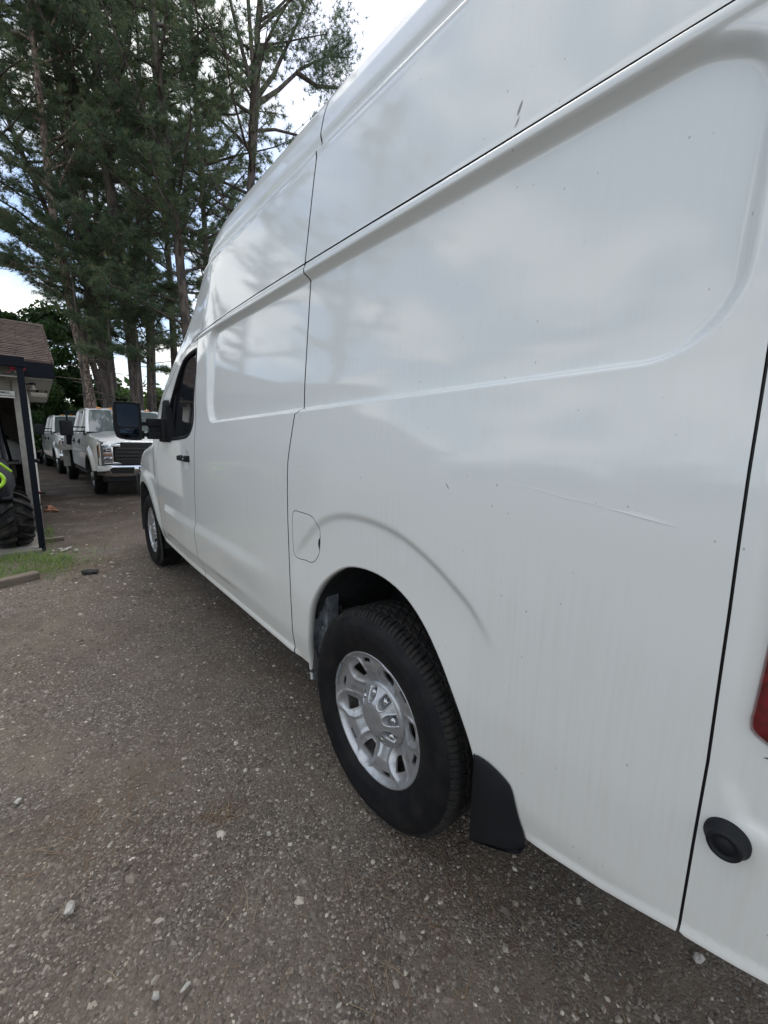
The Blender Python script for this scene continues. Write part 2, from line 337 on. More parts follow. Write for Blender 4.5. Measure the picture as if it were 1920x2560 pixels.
# ------------------------------------------------------------------ the van
van = thing('van', 'white high roof cargo van parked on the gravel, seen close along its driver side', 'van', (0, 0, 0))
PZ = np.array([.30, .38, .5, .7, 1.0, 1.2, 1.30, 1.40, 1.47, 1.56, 1.95, 2.3, 2.41, 2.5, 2.60, 2.8])
PX = np.array([.045, .035, .012, 0, -.004, -.003, .001, .010, .016, .018, .045, .085, .10, .118, .138, .2])
zz = np.linspace(.3, 2.8, 800); xx = np.interp(zz, PZ, PX); ker = np.hanning(31); ker /= ker.sum()
xx = np.convolve(np.pad(xx, 15, mode='edge'), ker, 'valid')
NYs = np.array([-1.3, 2.2, 3.0, 3.6, 4.1, 4.4, 4.6, 4.7]); NXs = np.array([0, 0, .018, .032, .05, .085, .15, .26])
TYs = np.array([-1.4, 1.25, 1.5, 1.7, 1.85, 1.98, 2.10, 2.35, 2.6, 2.86, 3.2, 3.36, 3.5, 3.9, 4.3, 4.55, 4.68, 4.76])
TZs = np.array([2.66, 2.66, 2.65, 2.62, 2.555, 2.47, 2.365, 2.19, 2.03, 1.86, 1.57, 1.41, 1.335, 1.275, 1.21, 1.12, 1.02, .88])
yy_ = np.linspace(-1.4, 4.76, 900)
def smooth1(a, n):
    k = np.hanning(n); k /= k.sum(); return np.convolve(np.pad(a, n//2, mode='edge'), k, 'valid')
ty_ = smooth1(np.interp(yy_, TYs, TZs), 21); nx_ = smooth1(np.interp(yy_, NYs, NXs), 31)
def Ttop(y): return np.interp(y, yy_, ty_)
def seg_sdf(P, pts, closed=False):
    y, z = P; d = np.full(np.shape(y), 1e9); n = len(pts)
    for i in range(n if closed else n-1):
        a = pts[i]; b = pts[(i+1) % n]; ay, az = a; by, bz = b
        vy, vz = by-ay, bz-az; L = vy*vy+vz*vz
        t = np.clip(((y-ay)*vy+(z-az)*vz)/L, 0, 1); d = np.minimum(d, np.hypot(y-ay-t*vy, z-az-t*vz))
    return d
def poly_sdf(y, z, pts):
    d = seg_sdf((y, z), pts, True); ins = np.zeros(np.shape(y), bool); n = len(pts)
    for i in range(n):
        (ay, az), (by, bz) = pts[i], pts[(i+1) % n]
        c = ((az > z) != (bz > z)) & (y < (by-ay)*(z-az)/(bz-az+1e-12)+ay); ins ^= c
    return np.where(ins, -d, d)
def spline(pts, n=6, closed=False):
    pts = [np.array(p, float) for p in pts]; N_ = len(pts); o = []
    for i in range(N_ if closed else N_-1):
        g_ = (lambda k: pts[k % N_]) if closed else (lambda k: pts[min(max(k, 0), N_-1)])
        p0, p1, p2, p3 = g_(i-1), g_(i), g_(i+1), g_(i+2)
        for t in np.arange(n)/n:
            o.append(.5*((2*p1)+(-p0+p2)*t+(2*p0-5*p1+4*p2-p3)*t*t+(-p0+3*p1-3*p2+p3)*t**3))
    if not closed: o.append(pts[-1])
    return [tuple(p) for p in o]
ARCH_R = spline([(.452, .30), (.447, .40), (.428, .513), (.385, .676), (.3, .8), (.185, .887), (.085, .923), (-.041, .930), (-.152, .904), (-.242, .848), (-.326, .758), (-.395, .655), (-.443, .559), (-.462, .48), (-.475, .30)], 4)
ARCH_F = spline([(3.18, .30), (3.20, .38), (3.235, .50), (3.277, .57), (3.343, .65), (3.428, .725), (3.54, .80), (3.648, .845), (3.78, .87), (3.9, .873), (4.03, .845), (4.14, .78), (4.22, .68), (4.27, .55), (4.30, .30)], 4)
FLARE = spline([(.53, .80), (.485, .875), (.38, .978), (.278, 1.047), (.15, 1.087), (.012, 1.096), (-.135, 1.078), (-.26, 1.034), (-.362, .978), (-.435, .926), (-.52, .83), (-.56, .74)], 4)
def recess(y, z):
    ds = np.stack([z-(1.43+(1.58-y)*.0235), 1.966-z, 1.635-y, y+.85])   # lower, top, front, rear distances (inside positive)
    R_ = .13; q = R_-ds
    pos = np.maximum(q, 0)
    # rounded-corner inside distance (pairs: vertical with horizontal)
    v = np.maximum(pos[0], pos[1]); h = np.maximum(pos[2], pos[3])
    s = R_-np.hypot(v, h); s = np.where((v == 0) & (h == 0), ds.min(0), np.minimum(s, ds.min(0)+10))
    s = np.where((v > 0) | (h > 0), R_-np.hypot(v, h), ds.min(0))
    W_ = np.array([.014, .031, .080, .016]); wt_ = 1/(np.abs(ds)+.012)**3
    W_ = W_.reshape((4,)+(1,)*(ds.ndim-1)); w = (wt_*W_).sum(0)/wt_.sum(0)
    return sm(0, 1, s/w)*.024
def relief(y, z):
    d = -recess(y, z)
    # rounded rib under the roof seam
    d = d+.006*np.exp(-((z-1.973)/.013)**4)*sm(-1.0, -.85, y)*sm(2.1, 1.9, y)
    d = d-.001*sm(1.994, 2.006, z)*sm(2.25, 1.9, y)
    # wheel-arch flare: the skin steps in just under the arc
    sg = seg_sdf((y, z), FLARE)
    inside = poly_sdf(y, z, FLARE+[(-.56, .2), (.53, .2)])
    stp = sm(.016, -.016, inside)
    fade = sm(.78, .93, z)*sm(-.50, -.40, y)*sm(.53, .44, y)
    d = d-.013*stp*(sm(.60, .95, z)*sm(-.52, -.38, y)*sm(.54, .42, y))
    # front arch flare
    sf = seg_sdf((y, z), ARCH_F); d = d+.018*sm(.14, .05, sf)*sm(3.15, 3.3, y)
    # low bulge ahead of the rear wheel
    rise = sm(.775, .70, z)*sm(.485, .525, z); ff = sm(.72, 1.5, y)*sm(2.95, 2.86, y); rise2 = sm(.775, .70, z)*sm(.47, .525, z)
    kz = sm(.54, .70, z); d = d+.016*rise2*(kz*sm(.62, 1.25, y)+(1-kz)*sm(.95, 1.7, y))*sm(2.97, 2.88, y)
    # sill roll and lower lip
    d = d+.010*sm(.412, .396, z)*sm(.5, .6, y)*sm(3.2, 3.1, y)
    zb = np.interp(y, [-1.3, -1.016, -.905, -.772, -.6], [.55, .53, .499, .453, .413])
    d = d+.006*sm(.018, .006, z-zb)*sm(-.56, -.66, y)
    # cup behind the door handle
    d = d-.020*np.exp(-(((y-2.075)/.055)**2+((z-1.195)/.05)**2)**1.5)
    # tail lamp surround
    tl = poly_sdf(y, z, [(-.915, 1.38), (-.925, .83), (-.948, .775), (-1.01, .757), (-1.3, .75), (-1.3, 1.30)])
    d = d-.009*sm(.008, -.020, tl)
    # hood shoulder crease above the front arch
    d = d-.012*sm(.03, -.01, 0.98-z+.02*(y-3.6))*sm(3.2, 3.4, y)
    # shallow groove along the roof rail
    d = d-.012*np.exp(-((z-2.414)/.018)**2)+.005*np.exp(-((z-2.382)/.011)**2)
    return d
def SX(y, z):
    """inward x of the van's skin"""
    y = np.asarray(y, float); z = np.asarray(z, float)
    x = np.interp(z, zz, xx)+np.interp(y, yy_, nx_)
    s = Ttop(y)-z
    fr = sm(1.2, 2.0, y)
    x = x+np.interp(s, [-.05, 0, .03, .06, .10, .15, .25], [.16, .10, .055, .028, .010, .002, 0])*(1+.25*fr)
    x = x+.55*np.maximum(-.95-y, 0)**2
    x = x+.10*fr*sm(1.5, 2.4, z)*sm(1.4, 2.4, y)*.6
    return x-relief(y, z)
ygrid = np.concatenate([np.arange(-1.2, .62, .0072), np.arange(.62, 2.2, .010), np.arange(2.2, 4.77, .014)])
zgrid = np.concatenate([np.arange(.34, 1.40, .0075), np.arange(1.40, 1.52, .0035), np.arange(1.52, 1.90, .0085), np.arange(1.90, 2.02, .0035), np.arange(2.02, 2.37, .010), np.arange(2.37, 2.44, .004), np.arange(2.44, 2.675, .007)])
def clip_panel(name, phi, mat_, parent, Xf=SX, yg=ygrid, zg=zgrid, skirt=.035, sign=-1):
    Yb, Zb = np.meshgrid(yg, zg, indexing='ij'); P = phi(Yb, Zb)
    ins = P < 0
    if not ins.any(): raise RuntimeError(name)
    i0, i1 = np.where(ins.any(1))[0][[0, -1]]; j0, j1 = np.where(ins.any(0))[0][[0, -1]]
    i0 = max(i0-1, 0); i1 = min(i1+2, len(yg)); j0 = max(j0-1, 0); j1 = min(j1+2, len(zg))
    Yb = Yb[i0:i1, j0:j1]; Zb = Zb[i0:i1, j0:j1]; P = P[i0:i1, j0:j1]; ins = ins[i0:i1, j0:j1]
    idx = -np.ones(P.shape, int); idx[ins] = np.arange(ins.sum())
    vy = list(Yb[ins]); vz = list(Zb[ins])
    full = ins[:-1, :-1] & ins[1:, :-1] & ins[1:, 1:] & ins[:-1, 1:]
    q = np.stack([idx[:-1, :-1][full], idx[:-1, 1:][full], idx[1:, 1:][full], idx[1:, :-1][full]], 1)
    faces = [tuple(r) for r in q.tolist()]
    anyi = ins[:-1, :-1] | ins[1:, :-1] | ins[1:, 1:] | ins[:-1, 1:]
    ek = {}; segs = []
    def cross(a, b):
        k = (a, b) if a < b else (b, a)
        if k not in ek:
            (ia, ja), (ib, jb) = k; t = P[ia, ja]/(P[ia, ja]-P[ib, jb])
            ek[k] = len(vy); vy.append(Yb[ia, ja]+t*(Yb[ib, jb]-Yb[ia, ja])); vz.append(Zb[ia, ja]+t*(Zb[ib, jb]-Zb[ia, ja]))
        return ek[k]
    for i, j in zip(*np.where(anyi & ~full)):
        cor = [(i, j), (i, j+1), (i+1, j+1), (i+1, j)]; poly = []; cr = []
        for k in range(4):
            a = cor[k]; b = cor[(k+1) % 4]
            if ins[a]: poly.append(int(idx[a]))
            if ins[a] != ins[b]:
                c = cross(a, b); poly.append(c); cr.append((c, ins[a]))
        if len(poly) >= 3: faces.append(tuple(poly))
        if len(cr) == 2:
            s0, s1 = cr
            segs.append((s0[0], s1[0]) if s0[1] else (s1[0], s0[0]))
    # straight outer edges of the grid itself
    vy = np.array(vy); vz = np.array(vz); vx = Xf(vy, vz)
    if sign < 0: fl = faces
    V = list(zip(vx.tolist(), vy.tolist(), vz.tolist())); n = len(V)
    smf = [True]*len(faces); nface = len(faces)
    if skirt:
        mp = {}
        for a, b in segs:
            for c in (a, b):
                if c not in mp:
                    mp[c] = len(V); V.append(V[c]); V.append((V[c][0]+skirt, V[c][1], V[c][2]))
            faces.append((mp[a], mp[b], mp[b]+1, mp[a]+1)); smf.append(True)
    me = bpy.data.meshes.new(name); me.from_pydata(V, [], faces); me.materials.append(mat_); me.materials.append(M['gap_shade'])
    me.polygons.foreach_set('use_smooth', smf); me.polygons.foreach_set('material_index', [0]*nface+[1]*(len(faces)-nface)); me.update()
    o = bpy.data.objects.new(name, me); link(o)
    if parent: o.parent = parent
    return o
ip = np.interp
def smi(y, xs, vs): return np.interp(y, xs, vs)
G_ = .0038
gap_rear = lambda z: ip(z, [.5, .6, .85, 1.1, 1.32, 1.484, 2.0, 2.6], [-.902, -.902, -.902, -.896, -.889, -.885, -.880, -.876])
seam_mid = lambda z: ip(z, [.3, .38, .45, .6, .73, 1.0, 1.13, 1.25, 1.34, 1.44, 1.446, 1.455, 1.93, 1.945, 1.96, 2.0, 2.016, 2.37, 2.39, 2.41, 2.43, 2.6], [.570, .566, .56, .548, .544, .548, .549, .545, .528, .508, .506, .476, .466, .463, .470, .478, .479, .462, .461, .456, .457, .452])
seam_door = lambda z: ip(z, [.35, .41, .475, .54, .63, .72, .88, 1.03, 1.243, 1.527, 1.7, 2.0], [1.85, 1.873, 1.895, 1.915, 1.928, 1.931, 1.918, 1.902, 1.872, 1.852, 1.861, 1.872])
seam_front = lambda z: ip(z, [.3, .5, .6, .9, 1.03, 1.14, 1.29, 1.4, 1.6], [3.15, 3.14, 3.15, 3.16, 3.153, 3.12, 2.995, 2.93, 2.9])
belt = lambda y: ip(y, [-1.3, -.8, -.3, .1, .5, .9, 1.3, 1.74, 2.05, 2.2, 2.3, 2.42, 2.6, 2.9, 3.2], [1.985, 1.986, 1.990, 1.997, 2.001, 2.002, 1.998, 1.985, 1.968, 1.950, 1.925, 1.87, 1.77, 1.60, 1.40])
botz = lambda y: ip(y, [-1.3, -1.016, -.905, -.772, -.6, -.45, 0, 3.0, 3.3, 4.3, 4.32, 4.8], [.55, .53, .499, .453, .413, .40, .385, .382, .382, .38, .62, .60])
archpoly = ARCH_R+[(-.475, .1), (.452, .1)]; archfpoly = ARCH_F+[(4.30, .1), (3.18, .1)]
FUEL = spline([(.505, 1.035), (.488, 1.058), (.44, 1.060), (.36, 1.058), (.322, 1.042), (.310, 1.0), (.311, .95), (.320, .912), (.345, .880), (.377, .863), (.42, .862), (.475, .858), (.498, .873), (.507, .92), (.508, .98)], 4, True)
mx_ = np.maximum
def common(y, z): return mx_(mx_(botz(y)-z, z-Ttop(y)), mx_(-poly_sdf(y, z, archpoly), -poly_sdf(y, z, archfpoly)))
def P_rear(y, z): return mx_(mx_(common(y, z), gap_rear(z)+.0022-y), mx_(mx_(y-seam_mid(z)+G_, z-belt(y)+.0030), -(poly_sdf(y, z, FUEL)-.0015)))
def P_fuel(y, z): return mx_(poly_sdf(y, z, FUEL)+.0015, -(np.hypot((y-.300)/.9, z-.952)-.028))
def P_corner(y, z): return mx_(mx_(common(y, z), y-gap_rear(z)+.0022), mx_(-1.19-y, z-2.6))
def P_upr(y, z): return mx_(mx_(z-Ttop(y)+.001, belt(y)+.0035-z), mx_(gap_rear(z)+.0022-y, y-seam_mid(z)+G_))
def P_mid(y, z): return mx_(mx_(common(y, z), seam_mid(z)+G_-y), mx_(y-seam_door(z)+G_, z-belt(y)+.0030))
def P_upm(y, z): return mx_(mx_(z-Ttop(y)+.001, belt(y)+.0035-z), mx_(seam_mid(z)+G_-y, y-1.772))
def P_upf(y, z): return mx_(mx_(z-Ttop(y)+.001, belt(y)+.0035-z), mx_(1.776-y, y-3.10))
WIN = spline([(2.333, 1.836), (2.247, 1.887), (2.150, 1.908), (2.02, 1.916), (1.90, 1.914), (1.872, 1.895), (1.866, 1.844), (1.872, 1.72), (1.880, 1.609), (1.897, 1.464), (1.924, 1.408), (1.981, 1.362), (2.072, 1.336), (2.272, 1.322), (2.50, 1.313), (2.72, 1.308), (2.79, 1.318), (2.78, 1.37), (2.70, 1.47), (2.60, 1.575), (2.471, 1.705), (2.400, 1.779)], 4, True)
WIN = [(y+.028*(1 if y < 2.3 else 0)*0, z) for y, z in WIN]
def P_door(y, z): return mx_(mx_(mx_(common(y, z), seam_door(z)+G_-y), mx_(y-seam_front(z)+G_, z-belt(y)+.0030)), -poly_sdf(y, z, WIN))
def P_fend(y, z): return mx_(mx_(common(y, z), seam_front(z)+G_-y), mx_(y-4.74, z-Ttop(y)+.002))
p_rear = clip_panel('rear_side_panel', P_rear, M['paint'], van)
clip_panel('fuel_door', P_fuel, M['paint'], p_rear)
clip_panel('rear_corner_panel', P_corner, M['paint'], van)
clip_panel('upper_side_panel', P_upr, M['paint'], van)
clip_panel('middle_side_panel', P_mid, M['paint'], van)
clip_panel('upper_side_panel', P_upm, M['paint'], van)
clip_panel('roof_front_panel', P_upf, M['paint'], van)
door = clip_panel('front_door', P_door, M['paint'], van)
clip_panel('front_fender', P_fend, M['paint'], van)
# dark backing behind every seam: an inner liner 2 cm inside the skin
def P_liner(y, z): return mx_(mx_(common(y, z)+.022, -1.15-y), -poly_sdf(y, z, WIN)-.01)
lg = np.arange(-1.16, 4.7, .03); lz = np.arange(.36, 2.62, .03)
def Xliner(y, z): return np.interp(z, zz, xx)+np.interp(y, yy_, nx_)+.062+np.interp(Ttop(y)-z, [0, .05, .1, .2], [.16, .08, .03, 0])
clip_panel('inner_lining', P_liner, M['dark'], van, Xliner, lg, lz, 0)
# rear gap filled with black rubber
zs_ = np.linspace(.51, 2.59, 90); gy_ = gap_rear(zs_); gxx = SX(gy_, zs_)
m = MB(); vs = []
for y_, z_, x_ in zip(gy_, zs_, gxx): vs += [(x_+.006, y_-.0032, z_), (x_+.0035, y_, z_), (x_+.006, y_+.0032, z_)]
m.add(vs, [(i*3+k, i*3+k+1, i*3+k+4, i*3+k+3) for i in range(len(zs_)-1) for k in (0, 1)], True); m.build('rear_seam_rubber', M['seal'], van)
# door glass and rubber frame
wc = np.array(WIN); wcen = wc.mean(0)
def ringpts(s): return [(p[0]*(1-s)+wcen[0]*s, p[1]*(1-s)+wcen[1]*s) for p in WIN]
def inset_poly(pts, d):
    n = len(pts); o = []
    for i in range(n):
        a = np.array(pts[i-1]); b = np.array(pts[i]); c = np.array(pts[(i+1) % n]); t = c-a; t = t/np.hypot(*t)
        o.append((b[0]-t[1]*d, b[1]+t[0]*d))
    return o
area = sum(WIN[i][0]*WIN[(i+1) % len(WIN)][1]-WIN[(i+1) % len(WIN)][0]*WIN[i][1] for i in range(len(WIN)))
sg_ = 1 if area > 0 else -1
rings = [(0, .012), (.001, .001), (.006, -.003), (.018, -.003), (.024, .004), (.026, .010)]
vs = []; n = len(WIN)
for ins_, dx_ in rings:
    for (y_, z_) in inset_poly(WIN, sg_*ins_): vs.append((float(SX(y_, z_))+dx_, y_, z_))
m = MB(); m.add(vs, [(k*n+i, k*n+(i+1) % n, (k+1)*n+(i+1) % n, (k+1)*n+i) for k in range(len(rings)-1) for i in range(n)], True)
m.build('window_frame', M['black_plastic'], door)
gp = inset_poly(WIN, sg_*.024); m = MB()
gcx = lambda y_, z_: .018+np.interp(z_, [1.3, 1.95], [.012, .062])+np.interp(y_, yy_, nx_)
m.add([(float(gcx(y_, z_)), y_, z_) for y_, z_ in gp], [tuple(range(len(gp)))]); m.build('door_glass', M['glass'], door)
# front quarter divider bar
m = MB(); m.tube([(float(gcx(2.52, z_))-.004, y_, z_) for y_, z_ in ((2.60, 1.32), (2.53, 1.50), (2.475, 1.69))], .011, 8); m.build('window_divider', M['black_plastic'], door)
# something pale lying behind the glass: paper on the dashboard is seen only as a dim card
# door handle
m = MB(); hx = float(np.interp(1.195, zz, xx))-.006
m.rbox(hx-.030, hx-.012, 1.985, 2.185, 1.180, 1.214, .008); m.rbox(hx-.02, hx+.012, 1.985, 2.035, 1.176, 1.220, .01); m.rbox(hx-.02, hx+.012, 2.150, 2.190, 1.180, 1.216, .008)
h_ = m.build('door_handle', M['black_plastic'], door)
m = MB(); m.lathe([(0, .001), (-.001, .007), (.002, .008)], 16, (hx-.0305, 2.01, 1.198)); m.build('key_lock', M['chrome'], h_)
# side marker / sticker reflection plate on the middle panel behind the door: left as bare paint
# black rubber door stop on the rear corner
dc = (float(SX(-.940, .738)), -.941, .738)
m = MB(); m.lathe([(a_*.85, r_*.82) for a_, r_ in ((.010, .036), (-.006, .0365), (-.009, .035), (-.014, .031), (-.026, .0285), (-.031, .026), (-.031, .021), (-.027, .019), (-.027, .015), (-.029, .014), (-.029, .001))], 40, dc)
m.build('rubber_door_stop', M['black_plastic'], van)
# tail lamp
m = MB(); pts = spline([(-.948, 1.34), (-.9445, 1.166), (-.943, 1.062), (-.941, .967), (-.9405, .945), (-.949, .924), (-1.0, .908), (-1.10, .905), (-1.17, .905), (-1.19, .93), (-1.19, 1.34)], 3)
def tx(y_, z_, e): return float(.55*max(-.95-y_, 0)**2)+.004-e
n = len(pts); vs = []
cen = (-1.06, 1.12)
for e, s in ((-.012, 0), (.002, .0), (.008, .04), (.011, .10)):
    for (y_, z_) in pts:
        yy, z2 = y_*(1-s)+cen[0]*s, z_*(1-s)+cen[1]*s; vs.append((tx(yy, z2, e), yy, z2))
m.add(vs, [(k*n+i, k*n+(i+1) % n, (k+1)*n+(i+1) % n, (k+1)*n+i) for k in range(3) for i in range(n)], True)
m.add(vs[3*n:], [tuple(range(n))], True); m.build('tail_lamp', M['redlens'], van)
# small black scuff under it, grey chips high up, bright scrape along the flank
def strip(name, pts, w, mat_, off=.0012, parent=van):
    m = MB(); vs = []; k = len(pts)
    for i, (y_, z_) in enumerate(pts):
        a = pts[max(i-1, 0)]; b = pts[min(i+1, k-1)]; t = Vector((b[0]-a[0], b[1]-a[1])).normalized(); nn = Vector((-t.y, t.x))
        ww = w*math.sin(PI*(i+.35)/(k-.3)) if k > 2 else w
        for s_ in (-1, 1):
            yq, zq = y_+nn.x*ww*s_/2, z_+nn.y*ww*s_/2; vs.append((float(SX(yq, zq))-off, yq, zq))
    m.add(vs, [(2*i, 2*i+1, 2*i+3, 2*i+2) for i in range(k-1)], True); return m.build(name, mat_, parent)
strip('scuff_mark', [(-.962, .893), (-.968, .896), (-.976, .892), (-.980, .888)], .003, M['seal'])
strip('paint_chip', [(-.424, 2.054), (-.421, 2.045), (-.4185, 2.037), (-.416, 2.030)], .0055, M['chip'])
strip('paint_chip', [(-.422, 2.024), (-.419, 2.019), (-.417, 2.014), (-.413, 2.008)], .003, M['chip'])
strip('paint_chip', [(-.318, 1.2466), (-.322, 1.2415), (-.326, 1.237), (-.329, 1.233)], .0016, M['seal'])
strip('paint_scratch', [(-.70, 1.2375), (-.735, 1.2345), (-.75, 1.2325), (-.77, 1.2295), (-.79, 1.226), (-.815, 1.2225)], .0045, M['scratch'])
strip('paint_scratch', [(-.58, 1.2535), (-.62, 1.2475), (-.66, 1.2445), (-.70, 1.2405)], .0016, M['scratch'])
strip('paint_scratch', [(-.735, 1.2385), (-.76, 1.235), (-.80, 1.2275)], .0016, M['scratch'])
strip('paint_scratch', [(-.50, 1.262), (-.56, 1.258), (-.61, 1.252)], .0012, M['scratch'])
# roof skin, windscreen, bonnet, far side and back
st_y = np.concatenate([np.linspace(-1.19, 1.2, 12), np.linspace(1.35, 4.74, 60)])
def cross_edge(y_):
    z_ = Ttop(y_)-.001; return float(SX(y_, z_)), float(z_)
def top_part(name, y0, y1, mat_, u0=0, u1=1, crown=.05, drop=0):
    ys = np.linspace(y0, y1, 30); us = np.linspace(u0, u1, 25); V = []
    for y_ in ys:
        xe, ze = cross_edge(y_)
        for u in us: V.append((xe+(2.03-2*xe)*u, y_, ze+crown*(1-(2*u-1)**4)-drop))
    k = len(us); F = [(i*k+j, i*k+j+1, (i+1)*k+j+1, (i+1)*k+j) for i in range(len(ys)-1) for j in range(k-1)]
    return npmesh(name, V, F, mat_, van)
top_part('roof', -1.19, 2.02, M['paint'])
top_part('windshield_pillar', 2.02, 3.33, M['paint'], 0, .05); top_part('windshield_pillar', 2.02, 3.33, M['paint'], .95, 1)
top_part('roof_visor', 2.02, 2.30, M['paint'], .05, .95); top_part('windshield', 2.30, 3.33, M['windscreen'], .05, .95, drop=.004)
top_part('hood', 3.33, 4.74, M['paint'], crown=.04)
ys = st_y; zsf = [0, .12, .3, .45, .6, .75, .9, 1.0]; V = []
for y_ in ys:
    t_ = float(Ttop(y_))-.001
    for f_ in zsf:
        z_ = .385+(t_-.385)*f_; V.append((2.03-float(np.interp(z_, zz, xx)+np.interp(y_, yy_, nx_)+np.interp(t_-z_, [0, .06, .15], [.13, .03, 0])), y_, z_))
k = len(zsf); npmesh('far_side_panel', V, [(i*k+j, i*k+j+1, (i+1)*k+j+1, (i+1)*k+j) for i in range(len(ys)-1) for j in range(k-1)], M['paint'], van)
m = MB(); xe = float(SX(-1.19, 1.0)); m.box(xe, 2.03-xe, -1.24, -1.185, .53, 2.55, bev=.04); m.build('rear_door', M['paint'], van)
m = MB(); m.box(.1, 1.93, 4.66, 4.80, .62, .90, bev=.04); m.build('front_grille', M['black_plastic'], van)
m = MB(); m.box(.14, 1.89, 4.55, 4.86, .36, .66, bev=.08); m.build('front_bumper', M['chrome'], van)
m = MB(); m.box(.22, 1.81, -1.1, 4.5, .40, .47); m.box(.30, .42, -1.1, 4.4, .30, .42); m.box(1.61, 1.73, -1.1, 4.4, .30, .42); m.build('underbody', M['dark'], van)
m = MB(); m.tube([(.12, 0, .378), (1.91, 0, .378)], .05, 12); m.lathe([(-.17, .05), (-.14, .12), (0, .17), (.14, .12), (.17, .05)], 20, (1.0, 0, .378)); m.build('rear_axle', M['dark'], van)
# rear wheel well: folded lip, front wall with a frame rail, dark roof, plate
lipv = []; n = len(ARCH_R)
for y_, z_ in ARCH_R:
    x0 = float(SX(y_, z_)); c = (0, .40); dy_, dz_ = c[0]-y_, c[1]-z_; L_ = math.hypot(dy_, dz_); dy_, dz_ = dy_/L_, dz_/L_
    lipv += [(x0, y_, z_), (x0+.0015, y_+dy_*.004, z_+dz_*.004), (x0+.008, y_+dy_*.007, z_+dz_*.007), (x0+.030, y_+dy_*.008, z_+dz_*.008), (x0+.032, y_-dy_*.03, z_-dz_*.03)]
m = MB(); m.add(lipv, [(i*5+k, i*5+k+1, i*5+k+6, i*5+k+5) for i in range(n-1) for k in range(4)], True); m.build('wheel_arch_lip', M['paint'], van)
M['liner'] = mat('dusty_wheel_liner', (.035, .037, .040), .85, noise=(14, (.018, .019, .02), .4, .65))
def well(name, cy, r_, x0=.045, x1=.50, mat_=M['liner']):
    m = MB(); vs = []; k = 24
    for i in range(k+1):
        t = PI*(-.06+1.12*i/k); rr = r_+.006*math.sin(9*t); y_, z_ = cy+rr*math.cos(t), .40+rr*1.13*math.sin(t)
        vs += [(x0, y_, z_), (x0+.18, y_, z_+.005), (x1, y_, z_)]
    m.add(vs, [(i*3+j, i*3+j+1, i*3+j+4, i*3+j+3) for i in range(k) for j in (0, 1)], True)
    m.add([(x1, cy-r_-.1, .25), (x1, cy+r_+.1, .25), (x1, cy+r_+.1, 1.1), (x1, cy-r_-.1, 1.1)], [(0, 1, 2, 3)]); return m.build(name, mat_, van)
wl_ = well('rear_wheel_well', -.005, .475); well('front_wheel_well', 3.73, .54)
m = MB(); m.box(.05, .30, .440, .462, .30, .98); m.build('well_front_wall', M['well'], wl_)
m = MB(); m.rbox(.085, .15, .385, .440, .28, .86, .008); m.box(.075, .19, .425, .436, .30, .92)
for z_ in (.42, .55, .70, .82): m.lathe([(0, .012), (-.008, .010), (-.010, 0.001)], 8, (.084, .41, z_))
m.build('frame_rail', M['well'], wl_)
m = MB(); m.add([(.12, -.36, .80), (.12, -.20, .93), (.34, -.12, .93), (.34, -.30, .74), (.125, -.36, .795), (.125, -.20, .925), (.345, -.12, .925), (.345, -.30, .735)], [(0, 1, 2, 3), (7, 6, 5, 4), (0, 4, 5, 1), (1, 5, 6, 2), (2, 6, 7, 3), (3, 7, 4, 0)]); m.build('well_plate', M['well'], wl_)
# black torn end of the sill behind the front edge of the arch
m = MB(); m.add([(.03, .455, .345), (.03, .40, .36), (.05, .385, .40), (.05, .42, .46), (.06, .46, .45), (.06, .47, .35)], [(0, 1, 2, 3, 4, 5)]); m.build('sill_end_tab', M['seal'], van)
# mud flaps
def mudflap(name, prof, xs_, thick=.006):
    # prof outer edge (y,z) list top to bottom on the skin, then inner edge deeper
    m = MB(); k = len(prof); vs = []
    for (ax, ay, az, bx, by, bz, cx_, cy_, cz_) in prof:
        vs += [(ax, ay, az), (bx, by, bz), (cx_, cy_, cz_)]
    m.add(vs, [(i*3+j, i*3+j+1, i*3+j+4, i*3+j+3) for i in range(k-1) for j in (0, 1)], True)
    vs2 = [(x+thick*.3, y-thick, z) for x, y, z in vs]; m.add(vs2, [(i*3+j+3, i*3+j+4, i*3+j+1, i*3+j) for i in range(k-1) for j in (0, 1)], True)
    return m.build(name, M['black_plastic'], van)
FL = spline([(-.462, .560), (-.500, .562), (-.545, .550), (-.566, .530), (-.585, .46), (-.602, .412), (-.598, .385)], 4)
m = MB(); n = len(FL); vs = []
for i, (y_, z_) in enumerate(FL):
    t = i/(n-1); x0 = .0
    vs += [(float(SX(y_, max(z_, .42)))-.004, y_, z_), (float(SX(y_, max(z_, .42)))-.010, y_+.010, z_-.008), (.004, -.452-.004*t, .556-.26*t), (.07, -.448, .556-.27*t), (.24, -.455, .556-.28*t)]
m.add(vs, [(i*5+j, i*5+j+1, i*5+j+6, i*5+j+5) for i in range(n-1) for j in range(4)], True)
lo = [(-.0, -.602, .39), (.015, -.57, .352), (.022, -.528, .318), (.02, -.49, .300), (.03, -.452, .290)]
m.add([(x, y, z) for x, y, z in lo]+[vs[-4], vs[-3]], [(0, 1, 5), (1, 2, 5), (2, 3, 6), (1, 2, 6), (2, 6, 5), (3, 4, 6)], True)
m.add([(x+.03, y, z+.004) for x, y, z in lo]+lo, [(0, 1, 6, 5), (1, 2, 7, 6), (2, 3, 8, 7), (3, 4, 9, 8)], True)
m.build('rear_mud_flap', M['black_plastic'], van)
m = MB(); fpts = spline([(3.255, .530), (3.225, .50), (3.19, .42), (3.16, .36), (3.15, .30), (3.17, .20), (3.22, .17)], 4); n = len(fpts); vs = []
for i, (y_, z_) in enumerate(fpts): vs += [(.022, y_, z_), (.02, y_+.09, z_-.015*i/n), (.10, y_+.10, z_-.015*i/n), (.30, y_+.10, z_-.02)]
